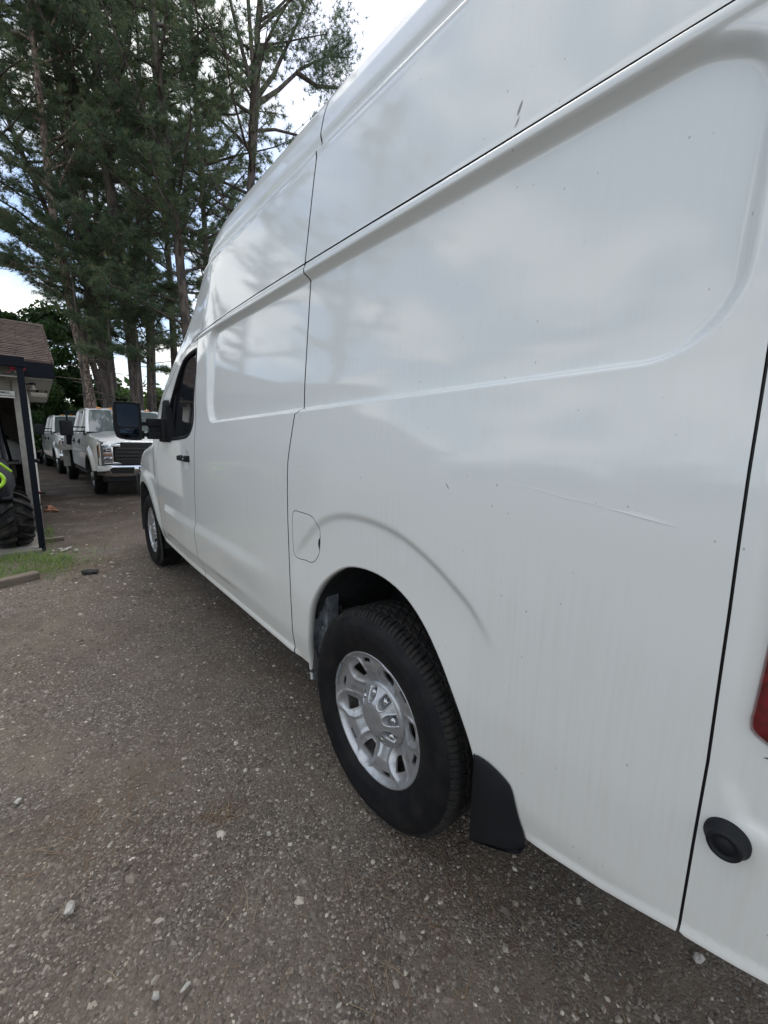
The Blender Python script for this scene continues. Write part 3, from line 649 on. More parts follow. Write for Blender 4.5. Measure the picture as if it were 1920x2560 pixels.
m.add(vs, [(i*4+j, i*4+j+1, i*4+j+5, i*4+j+4) for i in range(n-1) for j in range(3)], True)
m.build('front_mud_flap', M['black_plastic'], van)

# ---- wheels (shared meshes)
def tyre_mesh():
    prof = [(.045, .222), (.036, .228), (.030, .236), (.026, .243), (.019, .252), (.012, .268), (.007, .290), (.005, .310), (.0055, .322), (.008, .328), (.0075, .333), (.013, .345), (.020, .356), (.030, .366)]
    m = MB(); m.lathe(prof, 160); m.lathe([(.25-a+.0, r) for a, r in prof[::-1]], 64); return m
def tread_mesh():
    nt, nw = 1740, 64; th = np.linspace(0, 2*PI, nt, endpoint=False); w = np.linspace(.026, .232, nw); TH, W_ = np.meshgrid(th, w, indexing='ij')
    c = (W_-.129)/.103                     # -1..1 across
    R_ = .3865-.004*np.abs(c)**2-.020*np.clip((np.abs(c)-.80)/.2, 0, 1)**1.7
    per = 2*PI/62
    def saw(x): return np.abs(((x/per) % 1)-.5)*2        # 1 at the groove, 0 mid block
    g = np.zeros_like(R_)
    for g0, amp in ((-.52, .03), (-.17, .03), (.17, -.03), (.52, -.03)):
        zc = g0+amp*np.where(((TH/per) % 1) < .5, 1, -1)
        g = np.maximum(g, np.clip(1.6-np.abs(c-zc)/.034, 0, 1))
    side_ = np.abs(c) > .55
    lat = np.clip((saw(TH+.05*per*np.sign(c)+c*.35*per)-.80)/.06, 0, 1)*side_
    half = np.clip((saw(TH+.5*per+c*.35*per)-.88)/.05, 0, 1)*(np.abs(c) > .66)*.75
    mid_ = np.clip((saw(TH+c*1.6*per)-.88)/.05, 0, 1)*(np.abs(c) < .47)*.7
    g = np.maximum.reduce([g, lat, half, mid_])
    R_ = R_-.0085*g
    V = np.stack([W_, R_*np.cos(TH), R_*np.sin(TH)], -1).reshape(-1, 3)
    i, j = np.meshgrid(np.arange(nt), np.arange(nw-1), indexing='ij'); i2 = (i+1) % nt
    F = np.stack([i*nw+j, i2*nw+j, i2*nw+j+1, i*nw+j+1], -1).reshape(-1, 4); return V, F
def rim_field(r, t):
    """inward depth of the pressed steel disc at radius r, angle t"""
    x = np.interp(r, [.10, .118, .135, .16, .185, .199, .206, .213, .220, .2245, .229, .233, .2365, .239], [.086, .082, .072, .056, .049, .0475, .0475, .046, .041, .036, .030, .0285, .031, .037])
    dth = (np.degrees(t)-46.5+30) % 60-30            # from the nearest large hole
    sp = np.cos(np.radians(dth)*3)                   # 1 at hole, 0 at spoke
    u = np.radians(dth)*r
    # pressed trough round each hole with a raised rim
    q = np.hypot(u/.036, (r-.170)/.040)
    x = x+.009*np.exp(-(q/1.05)**4)-.005*np.exp(-((q-1.40)/.20)**2)
    x = x-.006*np.exp(-(((np.abs(dth)-30)/13)**2))*np.clip((.205-r)/.05, 0, 1)
    return x
def rim_phi(r, t):
    dth = (np.degrees(t)-46.5+30) % 60-30; u = np.radians(dth)*r
    hw = .016+(r-.145)*.36                           # trapezoid: wider outside
    ha = np.abs(u)-hw; hb_ = np.maximum(.144-r, r-.192); rc = .009; hole = np.hypot(np.maximum(ha+rc, 0), np.maximum(hb_+rc, 0))-rc+np.minimum(np.maximum(ha+rc, hb_+rc), 0)
    d2 = (np.degrees(t)-12+30) % 60-30; u2 = np.radians(d2)*r
    d3 = (np.degrees(t)-12+30) % 60-30
    slot = np.maximum(np.abs(u2)-.020, np.abs(r-.2015)-.0075)
    return -np.minimum(hole, slot)
def rim_mesh():
    nt = 720; th = np.linspace(0, 2*PI, nt, endpoint=False); rs = np.concatenate([np.arange(.10, .21, .0022), np.linspace(.2105, .239, 22)])
    TH, RR = np.meshgrid(np.append(th, 2*PI), rs, indexing='ij'); P = rim_phi(RR, TH); ins = P < 0
    V = []; F = []; idx = {}
    def vid(k):
        if k not in idx:
            i, j = k; r, t = rs[j], TH[i, 0]; idx[k] = len(V); V.append((r, t))
        return idx[k]
    ek = {}; segs = []
    def cr(a, b):
        a_ = (a[0] % nt, a[1]); b_ = (b[0] % nt, b[1]); k = tuple(sorted((a_, b_)))
        if k not in ek:
            s = P[a]/(P[a]-P[b]); r = rs[a[1]]+s*(rs[b[1]]-rs[a[1]]); t = TH[a]+s*(TH[b]-TH[a]); ek[k] = len(V); V.append((r, t))
        return ek[k]
    for i in range(nt):
        for j in range(len(rs)-1):
            c = [(i, j), (i+1, j), (i+1, j+1), (i, j+1)]; f = [ins[k] for k in c]
            if not any(f): continue
            if all(f): F.append(tuple(vid((k[0] % nt, k[1])) for k in c)); continue
            poly = []; cc = []
            for k in range(4):
                a, b = c[k], c[(k+1) % 4]
                if ins[a]: poly.append(vid((a[0] % nt, a[1])))
                if ins[a] != ins[b]: q = cr(a, b); poly.append(q); cc.append((q, ins[a]))
            if len(poly) >= 3: F.append(tuple(poly))
            if len(cc) == 2: segs.append((cc[0][0], cc[1][0]) if cc[0][1] else (cc[1][0], cc[0][0]))
    A = np.array(V); X = rim_field(A[:, 0], A[:, 1]); VV = [(x, r*math.cos(t), r*math.sin(t)) for x, (r, t) in zip(X, V)]
    mp = {}
    for a, b in segs:
        for q in (a, b):
            if q not in mp: mp[q] = len(VV); VV.append(VV[q]); VV.append((VV[q][0]+.007, VV[q][1], VV[q][2]))
        F.append((mp[a], mp[b], mp[b]+1, mp[a]+1))
    return VV, F
def cap_mesh():
    nt, rs = 288, np.concatenate([np.linspace(.001, .05, 8), np.linspace(.0515, .1165, 52), [.1175, .118]])
    th = np.linspace(0, 2*PI, nt, endpoint=False); TH, RR = np.meshgrid(th, rs, indexing='ij')
    X = np.interp(RR, [0, .046, .056, .075, .095, .105, .112, .1165, .1175, .118], [.026, .0275, .031, .045, .058, .064, .067, .071, .078, .086])
    d = (np.degrees(TH)-27+22.5) % 45-22.5; u = np.radians(d)*RR
    q = np.where(RR < .080, np.hypot(u/.0185, (RR-.080)/.024), np.abs(u)/.0185)
    p = 1-sm(.86, 1.0, q); p = p*sm(.104, .101, RR)
    X = np.maximum(X*(1-p)+(.074)*p, X)
    # raised rim of each pocket and small logo dish
    X = X-.0018*np.exp(-((q-1.12)/.09)**2)*sm(.106, .100, RR)*(RR > .05)
    X = X+.0016*sm(.030, .028, RR)-.0011*sm(.0275, .0255, RR)
    V = np.stack([X, RR*np.cos(TH), RR*np.sin(TH)], -1).reshape(-1, 3); nr = len(rs)
    i, j = np.meshgrid(np.arange(nt), np.arange(nr-1), indexing='ij'); i2 = (i+1) % nt
    return V, np.stack([i*nr+j, i2*nr+j, i2*nr+j+1, i*nr+j+1], -1).reshape(-1, 4)
wheel = bpy.data.objects.new('wheel', None); link(wheel); wheel.parent = van
tyre_mesh().build('tyre', M['rubber'], wheel)
V, F = tread_mesh(); npmesh('tread', V, F, M['tread'], wheel, smooth=False)
VV, F = rim_mesh(); mm = MB(); mm.add(VV, F, True); rim = mm.build('rim', M['silver'], wheel)
mm = MB(); mm.lathe([(.036, .2395), (.05, .225), (.07, .215), (.2, .21), (.2, .05)], 64); mm.lathe([(.095, .0), (.095, .13), (.13, .16), (.13, .20)], 48); mm.build('brake_drum', mat('rusty_brake_drum', (.10, .085, .075), .5, metal=.6, noise=(30, (.2, .19, .18), .4, .6)), wheel)
V, F = cap_mesh(); npmesh('hub_cap', V, F, M['silver'], wheel)
nm = MB()
nm.add([(x, r*math.cos(2*PI*k/6), r*math.sin(2*PI*k/6)) for x, r in ((.074, .0125), (.056, .0125), (.053, .0105)) for k in range(6)], [(a*6+k, a*6+(k+1) % 6, a*6+6+(k+1) % 6, a*6+6+k) for a in (0, 1) for k in range(6)])
nm.lathe([(.053, .0104), (.0500, .008), (.048, .001)], 14); nm.lathe([(.076, .0160), (.070, .0160), (.070, .010)], 16)
nut = nm.build('lug_nut', M['nut'], wheel); nutmesh = nut.data
for k in range(8):
    a = math.radians(27+45*k)
    o = nut if k == 0 else bpy.data.objects.new('lug_nut', nutmesh)
    if k: link(o); o.parent = wheel
    o.location = (0, .083*math.cos(a), .083*math.sin(a))
# clip-on wheel weights on the rear wheel rim
wm = MB()
for a0, a1 in ((14, 24), (24.6, 33), (4, 13.4)):
    vs = []; k = 6
    for i in range(k+1):
        a = math.radians(a0+(a1-a0)*i/k)
        for x, r in ((.028, .236), (.0255, .231), (.0265, .224), (.031, .221)): vs.append((x, r*math.cos(a), r*math.sin(a)))
    wm.add(vs, [(i*4+j, i*4+j+1, i*4+j+5, i*4+j+4) for i in range(k) for j in range(3)], False)
wm.build('wheel_weight', M['weight'], wheel)
wheel.location = (.003, 0, .379)
w2 = bpy.data.objects.new('wheel', None); link(w2); w2.parent = van
def copy_kids(src, dst):
    for ch in list(src.children):
        c = ch.copy(); link(c); c.parent = dst
copy_kids(wheel, w2); w2.location = (.02, 3.711, .379); w2.rotation_euler = (math.radians(77), 0, 0)
for y_ in (0, 3.711):
    w3 = bpy.data.objects.new('wheel', None); link(w3); w3.parent = van; copy_kids(wheel, w3); w3.location = (2.0, y_, .379); w3.rotation_euler = (0, 0, PI)

# ---- tow mirror
mir = bpy.data.objects.new('tow_mirror', None); link(mir); mir.parent = van
m = MB(); head = spline([(-.338, 1.44), (-.332, 1.575), (-.318, 1.592), (-.24, 1.596), (-.170, 1.590), (-.160, 1.578), (-.160, 1.40), (-.166, 1.325), (-.176, 1.314), (-.24, 1.313), (-.305, 1.325), (-.325, 1.345), (-.336, 1.39)], 3, True)
hc = np.mean(head, 0); vs = []; n = len(head)
prof = [(2.640, .07), (2.632, .015), (2.636, 0.0), (2.66, -.012), (2.70, -.01), (2.73, .10), (2.745, .35), (2.75, .9)]
for yq, s in prof: vs += [(p[0]*(1-s)+hc[0]*s, yq, p[1]*(1-s)+hc[1]*s) for p in head]
m.add(vs, [(k*n+i, k*n+(i+1) % n, (k+1)*n+(i+1) % n, (k+1)*n+i) for k in range(len(prof)-1) for i in range(n)], True); m.add(vs[:n], [tuple(range(n-1, -1, -1))])
hd = m.build('mirror_head', M['black_plastic'], mir)
def rpoly(x0, x1, z0, z1, r_, y_):
    p = []
    for cx_, cz_, a0 in ((x1-r_, z1-r_, 0), (x0+r_, z1-r_, 90), (x0+r_, z0+r_, 180), (x1-r_, z0+r_, 270)):
        for k in range(5): a = math.radians(a0+k*22.5); p.append((cx_+r_*math.cos(a), y_, cz_+r_*math.sin(a)))
    return p
p = rpoly(-.318, -.178, 1.412, 1.576, .02, 2.6385); m = MB(); m.add(p, [tuple(range(len(p)-1, -1, -1))]); m.build('mirror_glass', M['mirror'], hd)
p = rpoly(-.310, -.183, 1.332, 1.398, .022, 2.6385)
m = MB(); cx_, cz_ = -.247, 1.365; vs = p+[((x+cx_)/2, 2.633, (z+cz_)/2) for x, y, z in p]+[(cx_, 2.631, cz_)]; n = len(p)
m.add(vs, [(i, n+i, n+(i+1) % n, (i+1) % n) for i in range(n)]+[(n+i, 2*n, n+(i+1) % n) for i in range(n)], True); m.build('spot_mirror', M['mirror'], hd)
m = MB(); m.rbox(-.175, -.095, 2.665, 2.705, 1.425, 1.455, .008); m.rbox(-.175, -.095, 2.665, 2.705, 1.340, 1.370, .008); m.rbox(-.168, -.145, 2.65, 2.72, 1.322, 1.385, .008); m.build('mirror_arm', M['black_plastic'], mir)
m = MB(); m.rbox(-.118, .0, 2.645, 2.725, 1.420, 1.482, .010); m.rbox(-.118, .0, 2.645, 2.725, 1.322, 1.376, .010); m.rbox(-.105, .0, 2.655, 2.715, 1.360, 1.440, .006); m.rbox(-.028, .035, 2.61, 2.74, 1.305, 1.485, .012); m.build('mirror_bracket', M['black_plastic'], mir)
m = MB(); m.prism([(2.52, 1.300), (2.86, 1.300), (2.84, 1.36), (2.66, 1.61), (2.60, 1.625), (2.575, 1.58), (2.53, 1.38)], 0, -.002, .045); m.build('mirror_base', M['black_plastic'], mir)

# ------------------------------------------------------------------ gravel, pine straw, stones
def octa_stones(pts, size, tone, seed=0, flat=.6):
    r = np.random.default_rng(seed); n = len(pts)
    base = np.array([(1, 0, 0), (0, 1, 0), (-1, 0, 0), (0, -1, 0), (0, 0, 1), (.7, .7, .35), (-.7, -.6, .4)], float)
    base = np.array([(1, 0, 0), (.3, .95, 0), (-.8, .6, 0), (-.8, -.6, 0), (.3, -.95, 0), (.45, .1, .8), (-.35, .25, .85), (-.2, -.45, .75)], float)
    fc = np.array([(0, 1, 5), (1, 6, 5), (1, 2, 6), (2, 3, 7), (2, 7, 6), (3, 4, 7), (4, 5, 7), (4, 0, 5), (5, 6, 7)])
    k = len(base); V = np.repeat(base[None], n, 0)*(1+.28*r.standard_normal((n, k, 1)).clip(-1.5, 1.5))
    el = np.stack([np.ones(n), r.uniform(.55, 1, n), flat*r.uniform(.55, 1.1, n)], 1); V = V*el[:, None]
    a = r.uniform(0, 2*PI, n); c, s = np.cos(a), np.sin(a)
    x = V[..., 0]*c[:, None]-V[..., 1]*s[:, None]; y = V[..., 0]*s[:, None]+V[..., 1]*c[:, None]
    V = np.stack([x, y, V[..., 2]], -1)*size[:, None, None]+pts[:, None, :]
    F = fc[None]+(np.arange(n)*k)[:, None, None]
    return V.reshape(-1, 3), F.reshape(-1, 3), np.repeat(tone, k)
def clump(x, y, f=1.0, ph=0):
    return .5+.25*np.sin(2.3*f*x+1.7*np.sin(1.9*f*y+ph)+ph)+.25*np.sin(2.9*f*y+1.3*np.sin(2.4*f*x-ph)+2*ph)
nst = 230000
dd = .35+5.6*rng.random(nst)**1.35; ang = rng.uniform(math.radians(-35), math.radians(100), nst)
px = -.782+dd*np.sin(ang); py = -.998+dd*np.cos(ang)
keep = (rng.random(nst) < .12+1.15*(clump(px, py, 1.25, .6)*.6+clump(px, py, 3.3, 2.6)*.4)**1.6) & ~((px > .4) & (py > -1.1)) & ~((px < -.86) & (py > 3.9))
px, py, dd = px[keep], py[keep], dd[keep]; n = len(px)
sz = np.exp(rng.normal(math.log(.0033), .42, n))*(1+.22*dd); sz = np.clip(sz, .0018, .018)
tone = np.clip(rng.beta(1.6, 3.6, n)+(rng.random(n) < .007)*.5, 0, 1)
V, F, tn = octa_stones(np.stack([px, py, gh(px, py)-.0005], 1), sz, tone, 3)
n2 = 9000; dd = 4.5+13*rng.random(n2)**1.3; ang = rng.uniform(math.radians(-10), math.radians(70), n2); qx = -.782+dd*np.sin(ang); qy = -.998+dd*np.cos(ang)
kp = (rng.random(n2) < .15+clump(qx, qy, 1.1, 1.6)) & ~((qx > .4) & (qy < 4.6)) & ~((qx < -.86) & (qy > 3.9)); qx, qy, dd = qx[kp], qy[kp], dd[kp]
V2, F2, t2 = octa_stones(np.stack([qx, qy, gh(qx, qy)], 1), np.clip(np.exp(rng.normal(math.log(.008), .5, len(qx))), .004, .035), np.clip(rng.beta(1.6, 2.4, len(qx)), 0, 1), 4)
F = np.concatenate([F, F2+len(V)]); V = np.concatenate([V, V2]); tn = np.concatenate([tn, t2])
g = npmesh('gravel', V, F, M['gravel'], smooth=False, attr=tn); tag(g, 'loose grey and white gravel scattered over the dirt', 'gravel', kind='stuff')
def strips(P0, D, L, W0, tone, bend, seed):
    """thin curved two-quad strips lying or standing; P0 base, D direction unit"""
    r = np.random.default_rng(seed); n = len(P0); up = np.array([0, 0, 1.0]); S = np.cross(D, up); S /= np.linalg.norm(S, axis=1, keepdims=True)+1e-9
    pts = []
    for t in (0, .5, 1.0):
        c = P0+D*(L*t)[:, None]+S*(bend*t*t)[:, None]; w = W0*(1-.75*t)
        pts += [c-S*w[:, None], c+S*w[:, None]]
    V = np.stack(pts, 1).reshape(-1, 3); b = (np.arange(n)*6)[:, None]
    F = np.concatenate([b+np.array([[0, 1, 3, 2]]), b+np.array([[2, 3, 5, 4]])]); return V, F, np.repeat(tone, 6)
nn = 5200; dd = .4+7*rng.random(nn)**1.2; ang = rng.uniform(math.radians(-35), math.radians(95), nn); px = -.782+dd*np.sin(ang); py = -.998+dd*np.cos(ang)
kp = rng.random(nn) < .15+.85*clump(px, py, 1.7, 2.1)**2; px, py = px[kp], py[kp]; n = len(px); kp = px < .5; px, py = px[kp], py[kp]; n = len(px)
extra = [(-.80, .62, .16, 60), (.05, -.2, .12, 50), (-.41, .33, .03, 50), (-.2, 5.6, .5, 260), (.1, 7.5, .6, 260), (-.3, 9.5, .4, 200), (-.65, 4.2, .25, 220), (-.10, .72, .05, 26), (.02, -.35, .18, 60), (.13, -.45, .12, 40), (-.75, .55, .22, 50), (-.95, 3.4, .5, 150), (-.45, 3.9, .4, 120), (.25, -.75, .12, 34)]
for ex, ey, es, en in extra: px = np.append(px, rng.normal(ex, es, en)); py = np.append(py, rng.normal(ey, es*.6, en))
n = len(px); a = rng.normal(.5, .9, n); D = np.stack([np.cos(a), np.sin(a), rng.normal(0, .03, n)], 1)
V, F, tn = strips(np.stack([px, py, gh(px, py)+rng.uniform(.003, .009, n)], 1), D, rng.uniform(.03, .13, n), (.0007+.0004*rng.random(n))*(1+.35*np.maximum(py-1, 0)), rng.random(n), rng.normal(0, .02, n), 5)
g = npmesh('pine_straw', V, F, M['straw'], smooth=False, attr=tn); tag(g, 'dead brown pine needles lying on the gravel', 'pine straw', kind='stuff')
def rock(name, loc, s, mat_, label, cat='stone', group=None, seed=0, flat=.6):
    import bmesh
    bm = bmesh.new(); bmesh.ops.create_icosphere(bm, subdivisions=3, radius=1)
    for v in bm.verts:
        k = mnoise.noise(v.co*1.3+Vector((seed*3.1, 0, 0)))*.45+mnoise.noise(v.co*3.7+Vector((seed*1.7, 5, 0)))*.14; v.co *= 1+k
        v.co = Vector((v.co.x*s[0], v.co.y*s[1], v.co.z*s[2]))
    me = bpy.data.meshes.new(name); bm.to_mesh(me); bm.free(); me.materials.append(mat_)
    for p_ in me.polygons: p_.use_smooth = seed % 2 == 0
    o = bpy.data.objects.new(name, me); link(o); o.location = loc; o.rotation_euler = (0, 0, seed*1.3); return tag(o, label, cat, group)
for args in (('rock', (-.838, .291, .008), (.019, .012, .010), 'stone', 'pale grey flat pebble, largest stone on the gravel at lower left', 1),
             ('rock', (.44, -.90, .006), (.014, .011, .008), 'stone', 'pale angular stone on the ground under the rear bumper corner', 2),
             ('rock', (-.30, .145, .006), (.009, .007, .007), 'stone', 'small white pebble alone on dark dirt left of the rear tyre', 4),
             ('rock', (-.964, .84, .010), (.012, .009, .006), 'stone', 'beige pebble beside a tuft of dead needles near the left edge', 3),
             ('rock', (-.629, -.10, .006), (.012, .005, .004), 'stone', 'pale bone-shaped stone chip low in the middle of the gravel', 5),
             ('rock', (-.689, -.071, .006), (.009, .008, .007), 'stone', 'round tan pebble just left of the bone-shaped chip', 6),
             ('rock', (-.514, 3.748, .02), (.07, .035, .03), 'darkstone', 'flat black scrap of rubber on the drive in front of the grass', 7)):
    rock(args[0] if args[3] == 'stone' else 'rubber_scrap', args[1], args[2], M[args[3]], args[4], 'stone' if args[3] == 'stone' else 'scrap', None, args[5])

# ------------------------------------------------------------------ workshop building on the left
bld = thing('workshop', 'beige workshop with brown shingle roof and open dark bay at the left edge', 'building', (0, 0, 0))
FW = 6.2; RX = -.845
m = MB(); m.box(-7, RX-.09, FW, FW+.12, 1.88, 2.35); m.box(-7, -3.6, FW, FW+.12, 0, 1.88); m.build('front_wall', M['wall'], bld)
m = MB(); m.box(RX-.10, RX, FW+.02, 11.0, .28, 2.25); m.prism([(FW, 2.25), (11.0, 2.25), (8.6, 3.10)], 0, RX-.10, RX-.003); m.build('side_wall', M['white_metal'], bld)
m = MB(); m.box(-7, RX-.1, 10.88, 11.0, 0, 2.3); m.box(-7, -6.9, FW+.12, 10.88, 0, 2.3); m.build('back_wall', M['wall'], bld)
m = MB(); m.box(RX-.125, RX-.052, FW-.035, FW+.019, .34, 2.10); m.build('corner_trim', M['trim'], bld)
m = MB(); m.box(RX-.050, RX-.022, FW-.02, FW+.019, .34, 2.06); m.build('corner_gap_strip', M['post'], bld)
m = MB(); m.box(RX-.13, RX+.012, FW-.04, FW+.3, 0, .335); m.build('block_base', M['concrete'], bld)
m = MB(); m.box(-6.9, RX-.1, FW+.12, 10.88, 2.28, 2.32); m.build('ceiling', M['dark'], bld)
EY, EZ, RY, RZ, XR, XL = 5.90, 2.235, 8.5, 3.175, -.53, -7.2
rt = bpy.data.objects.new('roof', None); link(rt); rt.parent = bld
m = MB(); m.prism([(EY, EZ-.03), (RY, RZ-.03), (11.3, EZ-.08), (11.3, EZ-.12), (RY, RZ-.09), (EY, EZ-.07)], 0, XL, XR-.01); m.build('roof_deck', M['timber'], rt)
m = MB(); nc = 26; sl = math.hypot(RY-EY, RZ-EZ)
for c in range(nc):
    t0 = c/nc; t1 = (c+1.25)/nc; off = (c % 2)*.16+random.random()*.05; x = XL+off-.3
    while x < XR:
        x0 = max(x, XL); x1 = min(x+.322, XR-random.uniform(0, .004))
        if x1 > x0+.02:
            h = .007+random.uniform(0, .005); ya, za = EY+(RY-EY)*t0, EZ+(RZ-EZ)*t0; yb, zb = EY+(RY-EY)*min(t1, 1), EZ+(RZ-EZ)*min(t1, 1)
            m.add([(x0, ya, za+h+.006), (x1, ya, za+h+.006), (x1, yb, zb+.001), (x0, yb, zb+.001), (x0, ya, za-.012), (x1, ya, za-.012)], [(0, 1, 2, 3), (4, 5, 1, 0)])
        x += .33
    # rear slope, one strip per course
    ya, za = 11.3-(11.3-RY)*t0, EZ-.08+(RZ-EZ+.08)*t0; yb, zb = 11.3-(11.3-RY)*min(t1, 1), EZ-.08+(RZ-EZ+.08)*min(t1, 1)
    m.add([(XL, ya, za+.012), (XR, ya, za+.012), (XR, yb, zb), (XL, yb, zb)], [(1, 0, 3, 2)])
m.add([(XL, RY-.12, RZ-.035), (XR, RY-.12, RZ-.035), (XR, RY, RZ+.014), (XL, RY, RZ+.014), (XR, RY+.12, RZ-.035), (XL, RY+.12, RZ-.035)], [(0, 1, 2, 3), (3, 2, 4, 5)])
sh = m.build('shingle', M['shingle'], rt); tag(sh, kind='stuff')
m = MB(); m.box(-.86, XR-.012, EY-.022, EY, EZ-.20, EZ-.018); m.build('fascia', M['post'], rt)
m = MB(); m.box(-7, XR-.03, EY+.001, FW-.002, EZ-.215, EZ-.20); m.box(RX+.002, XR-.03, FW, 11.0, EZ-.215, EZ-.20); m.build('soffit', M['trim'], rt)
m = MB(); m.prism([(EY, EZ-.022), (RY, RZ-.022), (RY, RZ-.14), (EY, EZ-.14)], 0, XR-.035, XR-.014); m.build('rake_board', M['post'], rt)
# lean-to frame in front
lt = thing('lean_to_frame', 'charcoal timber post and header framing the workshop bay', 'frame', (-.86, 5.07, 0))
m = MB(); m.rbox(-.030, .030, -.03, .03, 0, 2.05, .004); m.build('post', M['post'], lt)
m = MB(); m.box(-5.5, .045, -.045, .045, 2.052, 2.150); m.build('header_beam', M['post'], lt)
m = MB(); m.rbox(-4.7, -4.64, -.03, .03, 0, 2.05, .004); m.build('post', M['post'], lt)
m = MB()
for k in range(7): m = MB(); m.box(-5.4+k*.82, -5.35+k*.82, .046, 1.09, 2.06, 2.14); m.build('rafter', M['post'], lt)
m = MB(); m.box(-.02, .02, .046, 1.09, 2.06, 2.12); m.build('rafter', M['post'], lt)
m = MB()
def ribbon(x, y, z, l, s):
    vs = []
    for i in range(8):
        t = i/7; vs += [(x+.02*math.sin(5*t+s)+.018*t*s, y+.01*math.cos(7*t), z-l*t), (x+.05-.03*t+.02*math.sin(6*t+s)+.02*t*s, y+.012*math.sin(9*t+s), z-l*t*.92)]
    m.add(vs, [(2*i, 2*i+1, 2*i+3, 2*i+2) for i in range(7)], True)
ribbon(-.085, .02, 2.05, .07, -.6); ribbon(-.02, .04, 2.055, .115, .8)
o = m.build('ribbon', M['redcloth'], None, (-.86, 5.07, 0)); tag(o, 'torn red ribbon tied to the top of the charcoal post', 'ribbon')
# camera sign
sg = thing('camera_sign', 'white warning sign with black capitals hung under the bay lintel', 'sign', (-1.045, 6.12, 1.825))
m = MB(); m.box(-.092, .092, 0, .006, -.044, .044); m.build('sign_board', M['sign'], sg)
m = MB(); m.box(-.094, .094, -.001, .0, -.046, -.043); m.box(-.094, .094, -.001, 0, .043, .046); m.build('sign_border', M['ink'], sg)
def text(body, size, loc, parent, mt, bold=.0006):
    c = bpy.data.curves.new('lettering', 'FONT'); c.body = body; c.size = size; c.extrude = .0006; c.offset = bold
    o = bpy.data.objects.new('lettering_source', c); link(o); dg = bpy.context.evaluated_depsgraph_get()
    me = bpy.data.meshes.new_from_object(o.evaluated_get(dg)); bpy.data.objects.remove(o); me.materials.clear(); me.materials.append(mt)
    r = bpy.data.objects.new('lettering', me); link(r); r.parent = parent; r.location = loc; r.rotation_euler = (PI/2, 0, 0); return r
text('SMILE...', .037, (-.050, -.0012, .006), sg, M['ink']); text("YOU'RE ON CAMERA", .0190, (-.086, -.0012, -.026), sg, M['ink'])
# lamp, utility box and fittings on the side wall
lp = thing('wall_lamp', 'small wall lamp with black cap and pale bell shade at the workshop corner', 'lamp', (-.80, 6.40, 1.99))
m = MB(); m.lathe([(.022, .001), (.020, .03), (.008, .040), (0, .041), (-.004, .001)], 20, (.03, 0, 0), 'z'); m.tube([(-.06, 0, .0), (.03, 0, .005)], .009, 8); m.build('lamp_cap', M['black_plastic'], lp)
m = MB(); m.lathe([(-.004, .012), (-.03, .016), (-.055, .034), (-.062, .036), (-.050, .02), (-.04, .001)], 20, (.035, 0, 0), 'z'); m.build('lamp_shade', M['sign'], lp)
ub = thing('utility_box', 'beige box with pale bottom rim hung under the workshop eave', 'box', (-.70, 7.9, 1.955))
m = MB(); m.box(-.10, .085, -.25, .25, .03, .33, bev=.008); m.build('box_body', M['wall'], ub); m = MB(); m.box(-.10, .10, -.27, .27, 0, .028); m.build('bottom_rim', M['white_metal'], ub)
m = MB(); m.box(.087, .103, -.272, -.252, .03, .33); m.box(-.04, .0, -.258, -.251, .035, .068); m.build('dark_edge', M['post'], ub)
o = MB().lathe([(-.03, .001), (-.022, .022), (0, .032), (.022, .022), (.03, .001)], 20, (0, 0, 0)).build('wall_float', M['black_plastic'], None, (-.815, 6.14, .985)); tag(o, 'round black fitting on the workshop corner at knee height', 'fitting')
hb = thing('hose_tap', 'black hose tap sticking out low on the workshop corner', 'tap', (-.815, 6.14, .55))
m = MB(); m.tube([(-.05, 0, 0), (.045, 0, .002)], .014, 10); m.build('tap_body', M['black_plastic'], hb); m = MB(); m.lathe([(0, .03), (.01, .028), (.012, .001)], 12, (-.03, -.01, .02), 'z'); m.build('tap_wheel', M['redcloth'], hb)
# things in the bay
sl = MB(); sl.box(-6.0, -.865, 4.98, 6.15, -.03, .035, bev=.01); o = sl.build('bay_slab', M['concrete']); tag(o, kind='structure')
bench = thing('work_bench', 'dark bench with pale edge inside the workshop bay', 'bench', (-1.9, 7.3, 0))
m = MB(); m.box(-1.3, .86, -.3, .3, .90, .93); m.build('bench_top', M['trim'], bench)
for x_ in (-1.25, .78): m = MB(); m.box(x_, x_+.05, -.25, .25, 0, .9); m.build('leg', M['timber'], bench)
cart = thing('white_machine', 'white rounded machine with windscreen parked deep in the dark bay', 'vehicle', (-1.65, 8.9, 0))
m = MB(); prof = spline([(-.7, .9), (-.55, 1.18), (-.1, 1.30), (.35, 1.28), (.62, 1.15), (.70, .95), (.62, .80), (-.6, .78)], 4, True)
vs = []; n = len(prof)
for yq, s in ((-.6, .25), (-.55, .08), (-.3, 0), (.5, 0), (.55, .1)): vs += [(p[0]*(1-s), yq, p[1]*(1-s)+1.0*s) for p in prof]
m.add(vs, [(k*n+i, k*n+(i+1) % n, (k+1)*n+(i+1) % n, (k+1)*n+i) for k in range(4) for i in range(n)], True); m.add(vs[:n], [tuple(range(n-1, -1, -1))]); m.build('body_shell', M['tpaint'], cart)
m = MB(); m.tube([(-.55, -.2, 1.2), (-.3, -.1, 1.62), (.2, -.1, 1.62), (.5, -.2, 1.2)], .02, 8); m.build('windscreen_frame', M['black_plastic'], cart)
m = MB(); m.box(-.6, .6, -.5, .5, .35, .78, bev=.05); m.build('chassis', M['dark'], cart)
for x_ in (-.55, .55): m = MB(); m.lathe([(-.08, .1), (-.1, .26), (-.06, .3), (.06, .3), (.1, .26), (.08, .1)], 28, (x_, -.2, .3)); m.build('tyre', M['mudtyre'], cart)

